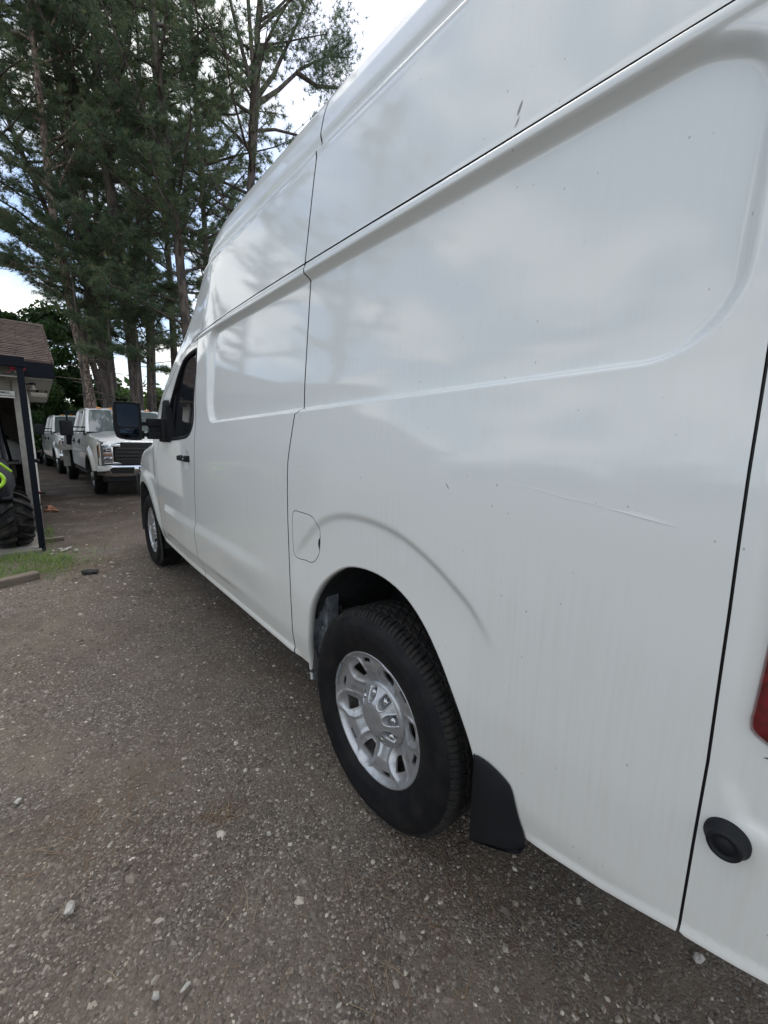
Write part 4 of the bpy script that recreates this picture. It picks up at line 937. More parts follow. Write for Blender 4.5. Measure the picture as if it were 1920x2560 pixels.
# ------------------------------------------------------------------ off-road buggy under the lean-to
ub_ = thing('mud_buggy', 'black and neon green mud buggy with big lugged tyres in the bay', 'buggy', (-1.62, 5.45, .035), .0)
def mudwheel(loc, rz):
    w = bpy.data.objects.new('wheel', None); link(w); w.parent = ub_; w.location = loc; w.rotation_euler = (0, 0, rz)
    m = MB(); m.lathe([(-.13, .16), (-.155, .20), (-.165, .25), (-.145, .285), (-.09, .298), (0, .302), (.09, .298), (.145, .285), (.165, .25), (.155, .20), (.13, .16)], 48)
    for k in range(15):
        for sd_ in (-1, 1):
            a0 = 2*PI*(k+(.5 if sd_ > 0 else 0))/15; secs = []
            for t in range(7):
                u = t/6; x = sd_*(.008+.160*u); a = a0+.34*u**1.3; R0 = .302-.05*u**4; hgt = .048*(1-.25*u); w0 = .026
                secs.append((x, a, R0, hgt, w0))
            vs = []
            for x, a, R0, hgt, w0 in secs:
                for rr, da in ((R0-.02, -w0), (R0+hgt, -w0*.72), (R0+hgt, w0*.72), (R0-.02, w0)):
                    aa = a+da/.3*.95; vs.append((x, rr*math.cos(aa), rr*math.sin(aa)))
            m.add(vs, [(4*i+j, 4*i+j+1, 4*i+j+5, 4*i+j+4) for i in range(6) for j in range(3)], False)
            m.add(vs[-4:], [(0, 1, 2, 3)]); m.add(vs[:4], [(3, 2, 1, 0)])
    m.build('tyre', M['mudtyre'], w)
    m = MB(); m.lathe([(.13, .16), (.12, .15), (.05, .14), (.05, .001)], 32); m.lathe([(-.13, .16), (-.12, .15), (-.05, .14), (-.05, .001)], 32); m.build('rim', M['black_plastic'], w)
mudwheel((.50, -.05, .31), .22); mudwheel((-.50, -.05, .31), -.35); mudwheel((.50, 1.55, .31), 0); mudwheel((-.50, 1.55, .31), 0)
m = MB(); hoodp = spline([(-.55, .66), (-.52, .86), (-.42, .99), (-.2, 1.05), (.2, 1.05), (.42, .99), (.52, .86), (.56, .66), (.45, .60), (-.45, .60)], 3, True); vs = []; n = len(hoodp)
for yq, s, dz in ((-.32, .22, -.08), (-.27, .06, -.03), (-.1, 0, 0), (.4, -.02, .05), (.55, .02, .06)): vs += [(p[0]*(1-s), yq, .8+(p[1]-.8)*(1-s)+dz) for p in hoodp]
m.add(vs, [(k*n+i, k*n+(i+1) % n, (k+1)*n+(i+1) % n, (k+1)*n+i) for k in range(4) for i in range(n)], True); m.add(vs[:n], [tuple(range(n-1, -1, -1))]); m.build('front_cowl', M['black_plastic'], ub_)
m = MB(); m.tube([(.36, -.33, 1.02), (.50, -.30, .97), (.57, -.22, .88)], .014, 8); m.tube([(-.36, -.33, 1.02), (.36, -.33, 1.02)], .010, 8); m.build('cowl_edge', M['neon'], ub_)
for x_ in (.40, -.40):
    m = MB(); rg = [(x_+.11*math.cos(a), -.36+.02*math.cos(a), .80+.095*math.sin(a)) for a in np.radians(np.arange(0, 361, 20)) if True]; m.tube(rg, .019, 8, cap=False); m.build('lamp_ring', M['neon'], ub_)
    m = MB(); m.lathe([(0, .08), (-.02, .07), (-.03, .001)], 20, (x_, -.33, .80), 'y'); m.build('headlight', M['black_plastic'], ub_)
    s_ = 1 if x_ > 0 else -1
    m = MB(); m.tube([(s_*.18, -.05, .36), (s_*.44, -.05, .30)], .018, 8); m.tube([(s_*.18, .12, .36), (s_*.44, -.02, .30)], .018, 8); m.tube([(s_*.2, -.02, .55), (s_*.44, -.04, .42)], .016, 8); m.build('suspension_arm', M['black_plastic'], ub_)
    m = MB(); m.tube([(s_*.30, -.14, .36), (s_*.24, -.1, .74)], .022, 10)
    for k in range(7): m.lathe([(-.006, .035), (0, .042), (.006, .035)], 14, (s_*(.292-.0075*k), -.135+.004*k, .41+.045*k), 'z')
    m.build('coil_shock', M['alu'], ub_)
    m = MB(); m.prism([(-.30, .56), (-.30, .60), (0, .70), (.34, .60), (.36, .54), (.30, .53), (0, .64), (-.24, .56)], 0, x_-.04 if s_ < 0 else x_-.02, x_+.16 if s_ > 0 else x_-.14+.18, smooth=True); m.build('fender', M['atvblack'], ub_)
m = MB(); m.box(-.24, .24, -.3, 1.8, .32, .62, bev=.04); m.build('chassis', M['dark'], ub_)
m = MB(); m.tube([(-.3, -.42, .42), (-.3, -.46, .66), (.3, -.46, .66), (.3, -.42, .42), (-.3, -.42, .42)], .02, 8); m.build('bumper_bar', M['black_plastic'], ub_)
m = MB()
for s_ in (-1, 1): m.tube([(s_*.5, .45, .9), (s_*.46, .75, 1.50), (s_*.44, 1.5, 1.52), (s_*.5, 1.8, .9)], .022, 8)
for y_, z_ in ((.75, 1.5), (1.5, 1.52)): m.tube([(-.45, y_, z_), (.45, y_, z_)], .022, 8)
m.build('roll_cage', M['black_plastic'], ub_)
for x_ in (-.4, .04): m = MB(); m.box(x_, x_+.36, .8, 1.2, .62, .75, bev=.03); m.build('seat', M['atvblack'], ub_); m = MB(); m.box(x_, x_+.36, 1.2, 1.3, .7, 1.2, bev=.03); m.build('seat_back', M['atvblack'], ub_)

# ------------------------------------------------------------------ grass, timbers, bricks, chips by the bay
nb = 5200; cx_ = rng.uniform(-2.6, -.62, nb); cy_ = rng.uniform(3.92, 4.95, nb)
kp = (rng.random(nb) < .30+.9*clump(cx_*2.2, cy_*2.2, 1.3, .2)) & (cy_ > 3.93-.42*(cx_+.9)*0) & (cx_ < -.62-.35*rng.random(nb)*(np.abs(cy_-4.4) > .25)) & (cy_ > 3.98+.45*(cx_+.90)*(cx_ < -.9)); cx_, cy_ = cx_[kp], cy_[kp]
ox_ = rng.normal(-.75, .22, 420); oy_ = rng.normal(4.3, .42, 420); kq = (oy_ > 3.75) & (oy_ < 5.0); cx_ = np.append(cx_, ox_[kq]); cy_ = np.append(cy_, oy_[kq])
ex = rng.normal(-.86, .035, 160); ey = rng.uniform(5.3, 6.4, 160); cx_ = np.append(cx_, ex+.07); cy_ = np.append(cy_, ey); n = len(cx_)
a = rng.uniform(0, 2*PI, n); el = rng.uniform(.35, 1.2, n); D = np.stack([np.cos(a)*np.cos(el), np.sin(a)*np.cos(el), np.sin(el)], 1); L_ = rng.uniform(.04, .13, n)
V, F, tn = strips(np.stack([cx_, cy_, gh(cx_, cy_)], 1), D, L_, np.full(n, .0026), rng.beta(2, 2, n), rng.normal(0, .03, n), 8)
g = npmesh('grass', V, F, M['grass'], smooth=False, attr=tn); tag(g, 'patch of uncut green grass in front of the workshop bay', 'grass', kind='stuff')
o = MB().box(-.9, 0, -.05, .05, -.02, .062, bev=.010).build('kerb_timber', M['timber'], None, (-.905, 3.915, 0)); o.rotation_euler = (0, 0, math.radians(24)); tag(o, 'weathered grey landscape timber along the near edge of the grass', 'timber')
o = MB().box(-.13, .12, -.045, .045, -.01, .035, bev=.006).build('timber_offcut', M['timber'], None, (-.765, 5.58, 0)); o.rotation_euler = (0, 0, .05); tag(o, 'short pale board lying flat just right of the charcoal post', 'board')
bl = [('on top of', 1.0)]
for k, (x_, y_, z_, r_) in enumerate(((-.76, 8.1, .025, .3), (-.70, 8.25, .025, 1.2), (-.74, 8.5, .025, .1), (-.735, 8.2, .07, .8), (-.67, 8.0, .025, 2.1))):
    rock('brick_piece', (x_, y_, z_), (.055, .036, .028), M['brick'], ('broken orange brick against the workshop wall, nearest the tap', 'broken orange brick at the right of the heap by the workshop', 'farthest broken orange brick of the heap by the workshop', 'broken orange brick on top of the heap by the workshop', 'broken orange brick at the near right end of the heap')[k], 'brick', 'broken bricks heaped by the workshop corner', 10+k)
for k in range(9):
    x_ = -.86+random.uniform(0, .34); y_ = 4.93+random.uniform(-.14, .10)
    rock('pale_chip', (x_, y_, .008), (random.uniform(.014, .045), random.uniform(.010, .02), .008), M['stone'], 'pale broken chip lying on the dirt at the foot of the post', 'chip', 'pale chips around the foot of the post', 20+k)

# ------------------------------------------------------------------ pickup trucks
def truck_wheel(parent, loc, side, r_=.40, w=.26):
    w_ = bpy.data.objects.new('wheel', None); link(w_); w_.parent = parent; w_.location = loc; w_.rotation_euler = (0, 0, 0 if side < 0 else PI)
    m = MB(); m.lathe([(.03, .23), (0, .26), (-.005, .32), (.01, .36), (.03, r_-.012), (.05, r_), (w-.05, r_), (w-.03, r_-.012), (w, .3)], 56)
    for k in range(40):
        a = 2*PI*k/40
        for x0, x1, da in ((.03, .09, 0), (.10, .16, .04), (.17, .23, 0)):
            vs = []
            for rr in (r_-.01, r_+.009):
                for x, dd_ in ((x0, -.028), (x1, -.028), (x1, .028), (x0, .028)): vs.append((x, rr*math.cos(a+da+dd_), rr*math.sin(a+da+dd_)))
            m.add(vs, [(4, 5, 6, 7), (0, 1, 5, 4), (1, 2, 6, 5), (2, 3, 7, 6), (3, 0, 4, 7)])
    m.build('tyre', M['rubber'], w_)
    m = MB(); m.lathe([(.03, .232), (.02, .228), (.05, .20), (.07, .12), (.03, .10), (-.01, .09), (-.02, .001)], 40)
    for k in range(8): a = 2*PI*k/8; m.lathe([(.06, .03), (.055, .028), (.055, .001)], 10, (0, .16*math.cos(a), .16*math.sin(a)))
    m.build('rim', M['alu'], w_); return w_
def pickup(label, loc, rz, bed, name='pickup_truck', detail=True):
    T = thing(name, label, 'truck', loc, rz)
    W_ = 1.0
    # side skin: fender, doors as clipped panels; local y = distance behind the front bumper
    top = lambda y: ip(y, [.12, .25, .5, 1.45, 1.62, 1.75, 4.35, 4.4], [1.17, 1.235, 1.27, 1.345, 1.36, 1.39, 1.40, 1.38])
    def Xt(y, z):
        x = np.interp(z, [.45, .55, .8, 1.1, 1.2, 1.3, 1.4], [.03, .0, -.005, .0, .012, .035, .075])
        x = x+np.interp(y, [.05, .12, .25, .5, .8], [.16, .10, .045, .012, 0])
        r0 = np.hypot(y-1.0, (z-.45)*1.0); x = x-.045*sm(.66, .55, r0)
        x = x+.012*np.exp(-((z-.98)/.03)**2)*sm(1.5, 1.7, y)
        return x-W_
    def arch_(yc): return lambda y, z: .485-np.hypot(y-yc, (z-.42))
    fa = arch_(1.0)
    yg = np.arange(.04, 4.42, .03); zg = np.arange(.44, 1.43, .022)
    c0 = lambda y, z: mx_(mx_(fa(y, z), z-top(y)), mx_(ip(y, [0, .5, 1.5, 4.4], [.60, .56, .52, .52])-z, y-4.36))
    def both(nm, phi, par, mt=M['tpaint'], sk=.05):
        a = clip_panel(nm, phi, mt, par, Xt, yg, zg, sk)
        b = bpy.data.objects.new(nm, a.data); link(b); b.parent = par; b.scale = (-1, 1, 1); return a, b
    both('front_fender', lambda y, z: mx_(c0(y, z), mx_(y-1.60, .12-y)), T)
    d1 = both('front_door', lambda y, z: mx_(c0(y, z), mx_(1.608-y, y-2.72)), T); d2 = both('rear_door', lambda y, z: mx_(c0(y, z), mx_(2.728-y, y-3.85)), T)
    both('cab_corner', lambda y, z: mx_(c0(y, z), 3.858-y), T)
    # bonnet
    ys = np.linspace(.10, 1.62, 14); us = np.linspace(-1, 1, 25); V = []
    for y in ys:
        for u in us:
            zt = float(top(y)); xo = float(-Xt(y, zt))-.002; b_ = .05*(1-abs(u)**6)+.030*sm(.72, .62, abs(u))-(.05*(1-sm(.10, .22, y)))
            V.append((u*xo, y, zt+b_-.002))
    k = 25; npmesh('hood', V, [(i*k+j, i*k+j+1, (i+1)*k+j+1, (i+1)*k+j) for i in range(13) for j in range(24)], M['tpaint'], T)
    # greenhouse: pillars + roof as a lofted shell with glass panels
    rb = [(1.70, .905, 1.385), (2.42, .76, 1.96)]
    V = []; ys = [2.36, 2.46, 2.7, 3.3, 3.9, 4.12, 4.20]; zr = [1.975, 2.03, 2.065, 2.075, 2.065, 2.035, 1.975]
    m = MB(); us = np.linspace(-1, 1, 21); vs = []
    for y, z in zip(ys, zr):
        for u in us: vs.append((u*.80, y, z-.02-.075*abs(u)**5-.02*u*u))
    m.add(vs, [(i*21+j, i*21+j+1, (i+1)*21+j+1, (i+1)*21+j) for i in range(6) for j in range(20)], True)
    m.prism([(-.80, 1.88), (.80, 1.88), (.78, 1.985), (-.78, 1.985)], 1, 2.38, 4.18); m.build('cab_roof', M['tpaint'], T)
    for s_ in (-1, 1):
        m = MB(); m.tube([(s_*.925, 1.68, 1.38), (s_*.86, 2.05, 1.70), (s_*.79, 2.40, 1.955), (s_*.775, 2.8, 1.985), (s_*.775, 3.9, 1.985), (s_*.79, 4.16, 1.93), (s_*.90, 4.32, 1.40)], [.045, .036, .040, .040, .040, .045, .055], 8)
        m.tube([(s_*.93, 2.74, 1.39), (s_*.80, 2.74, 1.94)], [.040, .032], 8); m.tube([(s_*.93, 3.84, 1.39), (s_*.80, 3.84, 1.94)], [.06, .05], 8); m.build('pillar', M['tpaint'], T)
    m = MB(); m.tube([(-.93, 1.66, 1.385), (.93, 1.66, 1.385)], .03, 6); m.box(-.80, .80, 1.50, 1.66, 1.355, 1.375); m.build('cowl', M['black_plastic'], T)
    m = MB(); vs = []
    for i in range(7):
        t = i/6
        for u in np.linspace(-1, 1, 15): vs.append((u*(.905-.135*t), 1.68+.72*t-.06*(1-u*u), 1.385+.585*t))
    m.add(vs, [(i*15+j, i*15+j+1, (i+1)*15+j+1, (i+1)*15+j) for i in range(6) for j in range(14)], True); m.build('windshield', M['windscreen'], T)
    for s_ in (-1, 1):
        for nm, pts in (('window', [(1.86, 1.40), (2.70, 1.40), (2.70, 1.94), (2.44, 1.94)]), ('window', [(2.78, 1.40), (3.78, 1.40), (3.78, 1.94), (2.78, 1.94)])):
            m = MB(); m.add([(s_*(.922-(z-1.40)*.235), y, z) for y, z in pts], [(0, 1, 2, 3) if s_ > 0 else (3, 2, 1, 0)]); m.build(nm, M['glass'], d1[0 if s_ < 0 else 1] if False else T)
    m = MB(); m.add([(-.86, 4.30, 1.42), (.86, 4.30, 1.42), (.77, 4.17, 1.93), (-.77, 4.17, 1.93)], [(0, 1, 2, 3)]); m.build('rear_window', M['glass'], T)
    m = MB(); m.box(-.88, .88, 1.75, 4.3, 1.0, 1.39); m.box(-.93, .93, 4.28, 4.36, .55, 1.42); m.build('cab_interior', M['dark'], T)
    for x_ in (-.55, -.28, 0, .28, .55):
        m = MB(); m.rbox(x_-.05, x_+.05, 2.42, 2.52, 2.012-.02*abs(x_), 2.045-.02*abs(x_), .012); m.build('roof_marker_lamp', M['amber'], T)
    # front end: grille with bars, headlamps, bumper
    m = MB(); m.box(-.86, .86, .16, .20, .62, 1.20); m.box(-.95, .95, .2, .5, .50, 1.12); m.build('front_core', M['dark'], T)
    g_ = bpy.data.objects.new('grille', None); link(g_); g_.parent = T
    m = MB(); m.prism([(-.50, 1.20), (.50, 1.20), (.52, 1.10), (.64, 1.06), (.66, .80), (.52, .72), (-.52, .72), (-.66, .80), (-.64, 1.06), (-.52, 1.10)], 1, .105, .165); m.build('grille_surround', M['grille'], g_)
    for k, (z_, h, x_) in enumerate(((1.155, .022, .50), (1.115, .018, .50), (1.045, .045, .62), (.965, .055, .63), (.885, .05, .63), (.815, .03, .62), (.765, .02, .52))):
        m = MB(); m.rbox(-x_, x_, .075, .115, z_-h/2, z_+h/2, .008); m.build('grille_bar', M['grille'], g_)
    for s_ in (-1, 1):
        h = bpy.data.objects.new('headlight', None); link(h); h.parent = T
        X = lambda a: sorted((s_*a[0], s_*a[1]))
        x0, x1 = X((.67, .89)); m = MB(); m.rbox(x0, x1, .13, .20, .73, 1.17, .015); x2, x3 = X((.53, .70)); m.rbox(x2, x3, .12, .18, 1.09, 1.165, .01); m.rbox(x2, x3, .12, .18, .725, .765, .01); m.build('lamp_housing', M['chrome'], h)
        for z0, z1 in ((.98, 1.12), (.78, .88)):
            m = MB(); m.rbox(*X((.70, .86)), .112, .14, z0, z1, .012); m.build('reflector', M['clear'], h)
        m = MB(); m.rbox(*X((.70, .86)), .112, .14, .895, .965, .008); m.build('turn_lens', M['amber'] if False else mat('smoked_amber', (.22, .11, .07), .2, coat=1.0), h)
        m = MB(); m.rbox(*X((.895, .935)), .15, .26, .86, 1.15, .01); m.build('side_marker', mat('brown_amber', (.28, .14, .07), .25, coat=1), h)
    b_ = bpy.data.objects.new('front_bumper', None); link(b_); b_.parent = T
    m = MB(); bp = []
    prof = [(.20, .70), (.05, .705), (.012, .695), (.0, .67), (.0, .60), (.015, .47), (.03, .455), (.10, .45)]; us = np.linspace(-1, 1, 41); vs = []
    for y, z in prof:
        for u in us: vs.append((u*(.985-.0*abs(u)), y+.20*max(0, (abs(u)-.70)/.30)**1.8, z+(.035*sm(.75, 1, abs(u)) if z < .55 else 0)))
    m.add(vs, [(i*41+j, i*41+j+1, (i+1)*41+j+1, (i+1)*41+j) for i in range(7) for j in range(40)], True); m.build('bumper_skin', M['chrome'], b_)
    m = MB(); m.rbox(-.24, .24, -.014, .02, .55, .665, .01); m.build('plate_recess', M['black_plastic'], b_)
    m = MB(); m.rbox(-.24, .24, -.020, -.006, .520, .548, .005); m.build('step_pad', M['chrome'], b_)
    for s_ in (-1, 1): m = MB(); m.prism([(s_*.34, .52), (s_*.74, .53), (s_*.78, .62), (s_*.72, .665), (s_*.32, .66)][::s_], 1, -.004, .05); m.build('fog_lamp_recess', M['dark'], b_)
    m = MB(); m.box(-.86, .86, .08, .5, .33, .47, bev=.03); m.build('air_dam', M['black_plastic'], T)
    # mirrors
    for s_ in (-1, 1):
        q = bpy.data.objects.new('tow_mirror', None); link(q); q.parent = T
        X = lambda a, b: sorted((s_*a, s_*b))
        m = MB(); m.rbox(*X(1.17, 1.42), 1.76, 1.90, 1.31, 1.66, .04); m.build('mirror_head', M['black_plastic'], q)
        m = MB(); m.rbox(*X(.90, 1.20), 1.83, 1.87, 1.50, 1.53, .008); m.rbox(*X(.90, 1.20), 1.83, 1.87, 1.40, 1.43, .008); m.rbox(*X(.88, .98), 1.70, 1.92, 1.33, 1.44, .01); m.build('mirror_arm', M['black_plastic'], q)
    for s_, par in ((-1, T), (1, T)):
        for y_ in (2.52, 3.62):
            m = MB(); m.rbox(*sorted((s_*1.0, s_*1.035)), y_, y_+.17, 1.155, 1.185, .008); m.rbox(*sorted((s_*.99, s_*1.012)), y_+.02, y_+.13, 1.11, 1.23, .006); m.build('door_handle', M['black_plastic'], par)
    for s_ in (-1, 1):
        m = MB(); m.box(*sorted((s_*.86, s_*.99)), 1.6, 4.2, .43, .47); m.build('running_board', M['dark'], T)
    m = MB(); m.box(-.80, .80, .5, 6.4, .42, .54); m.box(-.42, .42, .3, 6.6, .54, .95); m.build('chassis', M['dark'], T)
    for x_, s_ in ((-.985, -1), (.985, 1)):
        truck_wheel(T, (x_, 1.0, .405), s_); truck_wheel(T, (x_-(.12 if bed == 'flat' else 0)*s_*-1, 5.15, .405), s_)
    m = MB(); 
    for yc in (1.0,):
        vs = []
        for i in range(17):
            t = PI*(-.02+1.04*i/16); vs += [(-.93, yc+.52*math.cos(t), .42+.52*math.sin(t)), (.93, yc+.52*math.cos(t), .42+.52*math.sin(t))]
        m.add(vs, [(2*i, 2*i+1, 2*i+3, 2*i+2) for i in range(16)], True)
    m.build('wheel_liner', M['dark'], T)
    if bed == 'flat':
        b = bpy.data.objects.new('flatbed', None); link(b); b.parent = T
        for k in range(10):
            m = MB(); m.box(-1.15+k*.23, -1.15+k*.23+.222, 4.5, 7.1, 1.0, 1.03); m.build('deck_plank', M['timber'], b)
        m = MB(); m.box(-1.22, -1.16, 4.46, 7.15, .90, 1.04); m.box(1.16, 1.22, 4.46, 7.15, .90, 1.04); m.box(-1.22, 1.22, 4.43, 4.49, .90, 1.045); m.box(-1.2, 1.2, 7.1, 7.16, .90, 1.04)
        for k in range(7): m.box(-1.15, 1.15, 4.6+k*.4, 4.65+k*.4, .93, .998)
        m.build('bed_rail', M['alu'], b)
        for s_ in (-1, 1): m = MB(); m.prism([(4.50, 1.045), (5.15, 1.045), (4.56, 1.36), (4.50, 1.36)], 0, *sorted((s_*1.10, s_*1.13))); m.build('headboard_wing', M['alu'], b)
        m = MB(); m.box(-1.1, 1.1, 4.46, 4.50, 1.045, 1.36); 
        for k in range(9): m.box(-1.06+k*.255, -1.02+k*.255, 4.46, 4.5, 1.36, 1.95)
        m.box(-1.1, 1.1, 4.455, 4.505, 1.95, 2.0); m.build('headache_rack', M['post'], b)
        for s_ in (-1, 1):
            m = MB(); m.box(*sorted((s_*1.04, s_*1.20)), 4.72, 4.75, .42, .90); m.build('mud_flap', M['alu'], b)
            m = MB(); m.rbox(*sorted((s_*1.18, s_*1.235)), 4.60, 4.66, .93, 1.0, .008); m.build('marker_lamp', M['amber'], b)
    else:
        def Xb(y, z): return np.interp(z, [.5, .6, .9, 1.3, 1.42], [.04, 0, -.01, .0, .03])-W_-.012*sm(.66, .55, np.hypot(y-5.15, z-.45))
        yb = np.arange(4.36, 6.62, .03); fb = arch_(5.15)
        a = clip_panel('bed_side', lambda y, z: mx_(mx_(fb(y, z), z-1.40), mx_(mx_(.55-z, y-6.58), 4.40-y)), M['tpaint'], T, Xb, yb, zg, .05)
        b = bpy.data.objects.new('bed_side', a.data); link(b); b.parent = T; b.scale = (-1, 1, 1)
        m = MB(); m.box(-.95, .95, 4.40, 4.45, .7, 1.40); m.box(-.95, .95, 6.54, 6.60, .6, 1.40); m.box(-.97, -.90, 4.40, 6.6, 1.36, 1.41); m.box(.90, .97, 4.40, 6.6, 1.36, 1.41); m.build('tailgate', M['tpaint'], T)
    return T
pickup('white crew cab flatbed truck facing the camera, half hidden behind the van mirror', (1.115, 9.42, 0), math.radians(2.2), 'flat', 'flatbed_truck')
pickup('white pickup parked behind the flatbed truck, seen beside its mirror', (.70, 15.9, 0), math.radians(4), 'bed')
pickup('far pickup with white hood, dark in shade beyond the workshop wall', (.15, 22.5, 0), math.radians(9), 'bed')

# ------------------------------------------------------------------ trees
def frame_of(d):
    d = d/np.linalg.norm(d); r_ = np.array([0, 0, 1.0]) if abs(d[2]) < .9 else np.array([1.0, 0, 0]); a = np.cross(d, r_); a /= np.linalg.norm(a); return d, a, np.cross(a, d)
def pine(label, yb, path, H, r0, crown0, seed, bk='bark', Lmax=3.0, dens=1.0, stubs=True, gap=(0, 0)):
    """path: (x, z) trunk points on the plane y = yb"""
    r = np.random.default_rng(seed)
    px_, pz = np.array(path).T; x0, z0 = px_[0], pz[0]; sl0 = (px_[1]-px_[0])/(pz[1]-pz[0])
    crown0 = crown0*.84; dens = dens*.95; zs_ = np.concatenate([[0], pz, [H]]); xs_ = np.concatenate([[x0-sl0*z0], px_, [px_[-1]+(px_[-1]-px_[-2])/(pz[-1]-pz[-2])*(H-pz[-1])*.4]])
    T = thing('pine_tree', label, 'tree', (float(xs_[0]), yb, 0), 0, None)
    ox = xs_[0]; fx = lambda z: np.interp(z, zs_, xs_)-ox; fy = lambda z: .12*np.sin(z*.23+seed)*min(z, 3)/3
    rad = lambda z: r0*(1-.80*(z/H)**1.15)+.10*r0*math.exp(-z/.5)*3
    m = MB(); zz_ = np.linspace(-.15, H, 46); nseg = 14; vs = []
    for z in zz_:
        for j in range(nseg):
            a = 2*PI*j/nseg; k = 1+.07*mnoise.noise(Vector((math.cos(a)*2.2+seed, math.sin(a)*2.2, z*1.1)))
            vs.append((fx(z)+rad(max(z, 0))*k*math.cos(a), fy(z)+rad(max(z, 0))*k*math.sin(a), z))
    m.add(vs, [(i*nseg+j, i*nseg+(j+1) % nseg, (i+1)*nseg+(j+1) % nseg, (i+1)*nseg+j) for i in range(45) for j in range(nseg)], True)
    m.build('trunk', M[bk], T)
    lm = MB(); tp = []; td = []
    def tufts(a, b, n0):
        for t in r.random(n0)**.7: tp.append(a+(b-a)*t); td.append(b-a)
    z = crown0
    if stubs:
        for _ in range(7):
            zq = r.uniform(crown0*.45, crown0); az = r.uniform(0, 2*PI); l = r.uniform(.2, 1.1); c = np.array([fx(zq), fy(zq), zq]); lm.tube([c, c+np.array([math.cos(az)*l, math.sin(az)*l, l*r.uniform(-.1, .3)])], [.022, .006], 5)
    while z < H-.3:
        u = (z-crown0)/(H-crown0); L = Lmax*(.55+.75*math.sin(PI*min(1, u*.75+.22)))*(1-.55*u**3)*r.uniform(.6, 1.15); az = r.uniform(0, 2*PI); e = r.uniform(.05, .45)+.5*u
        if not (gap[0] < z < gap[1]):
            c = np.array([fx(z), fy(z), z]); pts = [c]; d = np.array([math.cos(az)*math.cos(e), math.sin(az)*math.cos(e), math.sin(e)])
            ns = 5
            for k in range(ns):
                d = d+np.array([r.normal(0, .14), r.normal(0, .14), r.normal(.03, .10)]); d /= np.linalg.norm(d); pts.append(pts[-1]+d*L/ns)
            rr = .018+.030*L/3; lm.tube(pts, [rr*(1-.16*k) for k in range(ns+1)], 5, False)
            for k in range(1, ns+1):
                nb_ = 2 if k < 3 else 3
                for q in range(nb_):
                    dd_ = pts[k]-pts[k-1]; f_, a_, b_ = frame_of(dd_); s_ = 1 if q % 2 else -1; l2 = L*r.uniform(.16, .36)*(1.1-.10*k)
                    v2 = f_*r.uniform(.4, 1)+a_*s_*r.uniform(.5, 1)+np.array([0, 0, r.uniform(-.05, .45)]); v2 /= np.linalg.norm(v2)
                    p0 = pts[k-1]+dd_*r.random(); p1 = p0+v2*l2; lm.tube([p0, p1], [.011, .004], 4, False)
                    tufts(p0+(p1-p0)*.15, p1, int((5+l2*9)*dens))
            tufts(pts[2], pts[-1], int(10*dens))
        z += r.uniform(.16, .50)
    tag(lm.build('limbs', M[bk], T), kind='stuff')
    P = np.array(tp); Dd = np.array(td); n = len(P); Dd /= np.linalg.norm(Dd, axis=1, keepdims=True)
    P = P+r.normal(0, .05, P.shape); K = 13
    dirs = r.normal(0, 1, (n, K, 3)); dirs /= np.linalg.norm(dirs, axis=2, keepdims=True); dirs = dirs*.85+Dd[:, None]*.75+np.array([0, 0, .22]); dirs /= np.linalg.norm(dirs, axis=2, keepdims=True)
    Ln = r.uniform(.12, .24, (n, K, 1)); sd_ = np.cross(dirs, r.normal(0, 1, (n, K, 3))); sd_ /= np.linalg.norm(sd_, axis=2, keepdims=True); w = .0085
    base = P[:, None]+0*dirs; tip = base+dirs*Ln-np.array([0, 0, .03])*Ln/.2; V = np.stack([base-sd_*w, base+sd_*w, tip], 2).reshape(-1, 3)
    tone = np.clip(r.normal(.56, .13, n)+.35*(r.random(n) < .06)+.10*np.sin(P[:, 0]*1.7+seed)*np.sin(P[:, 2]*1.3), 0, 1)
    npmesh('crown', V, np.arange(n*K*3).reshape(-1, 3), M['needles'], T, smooth=False, attr=np.repeat(tone, K*3)); return T
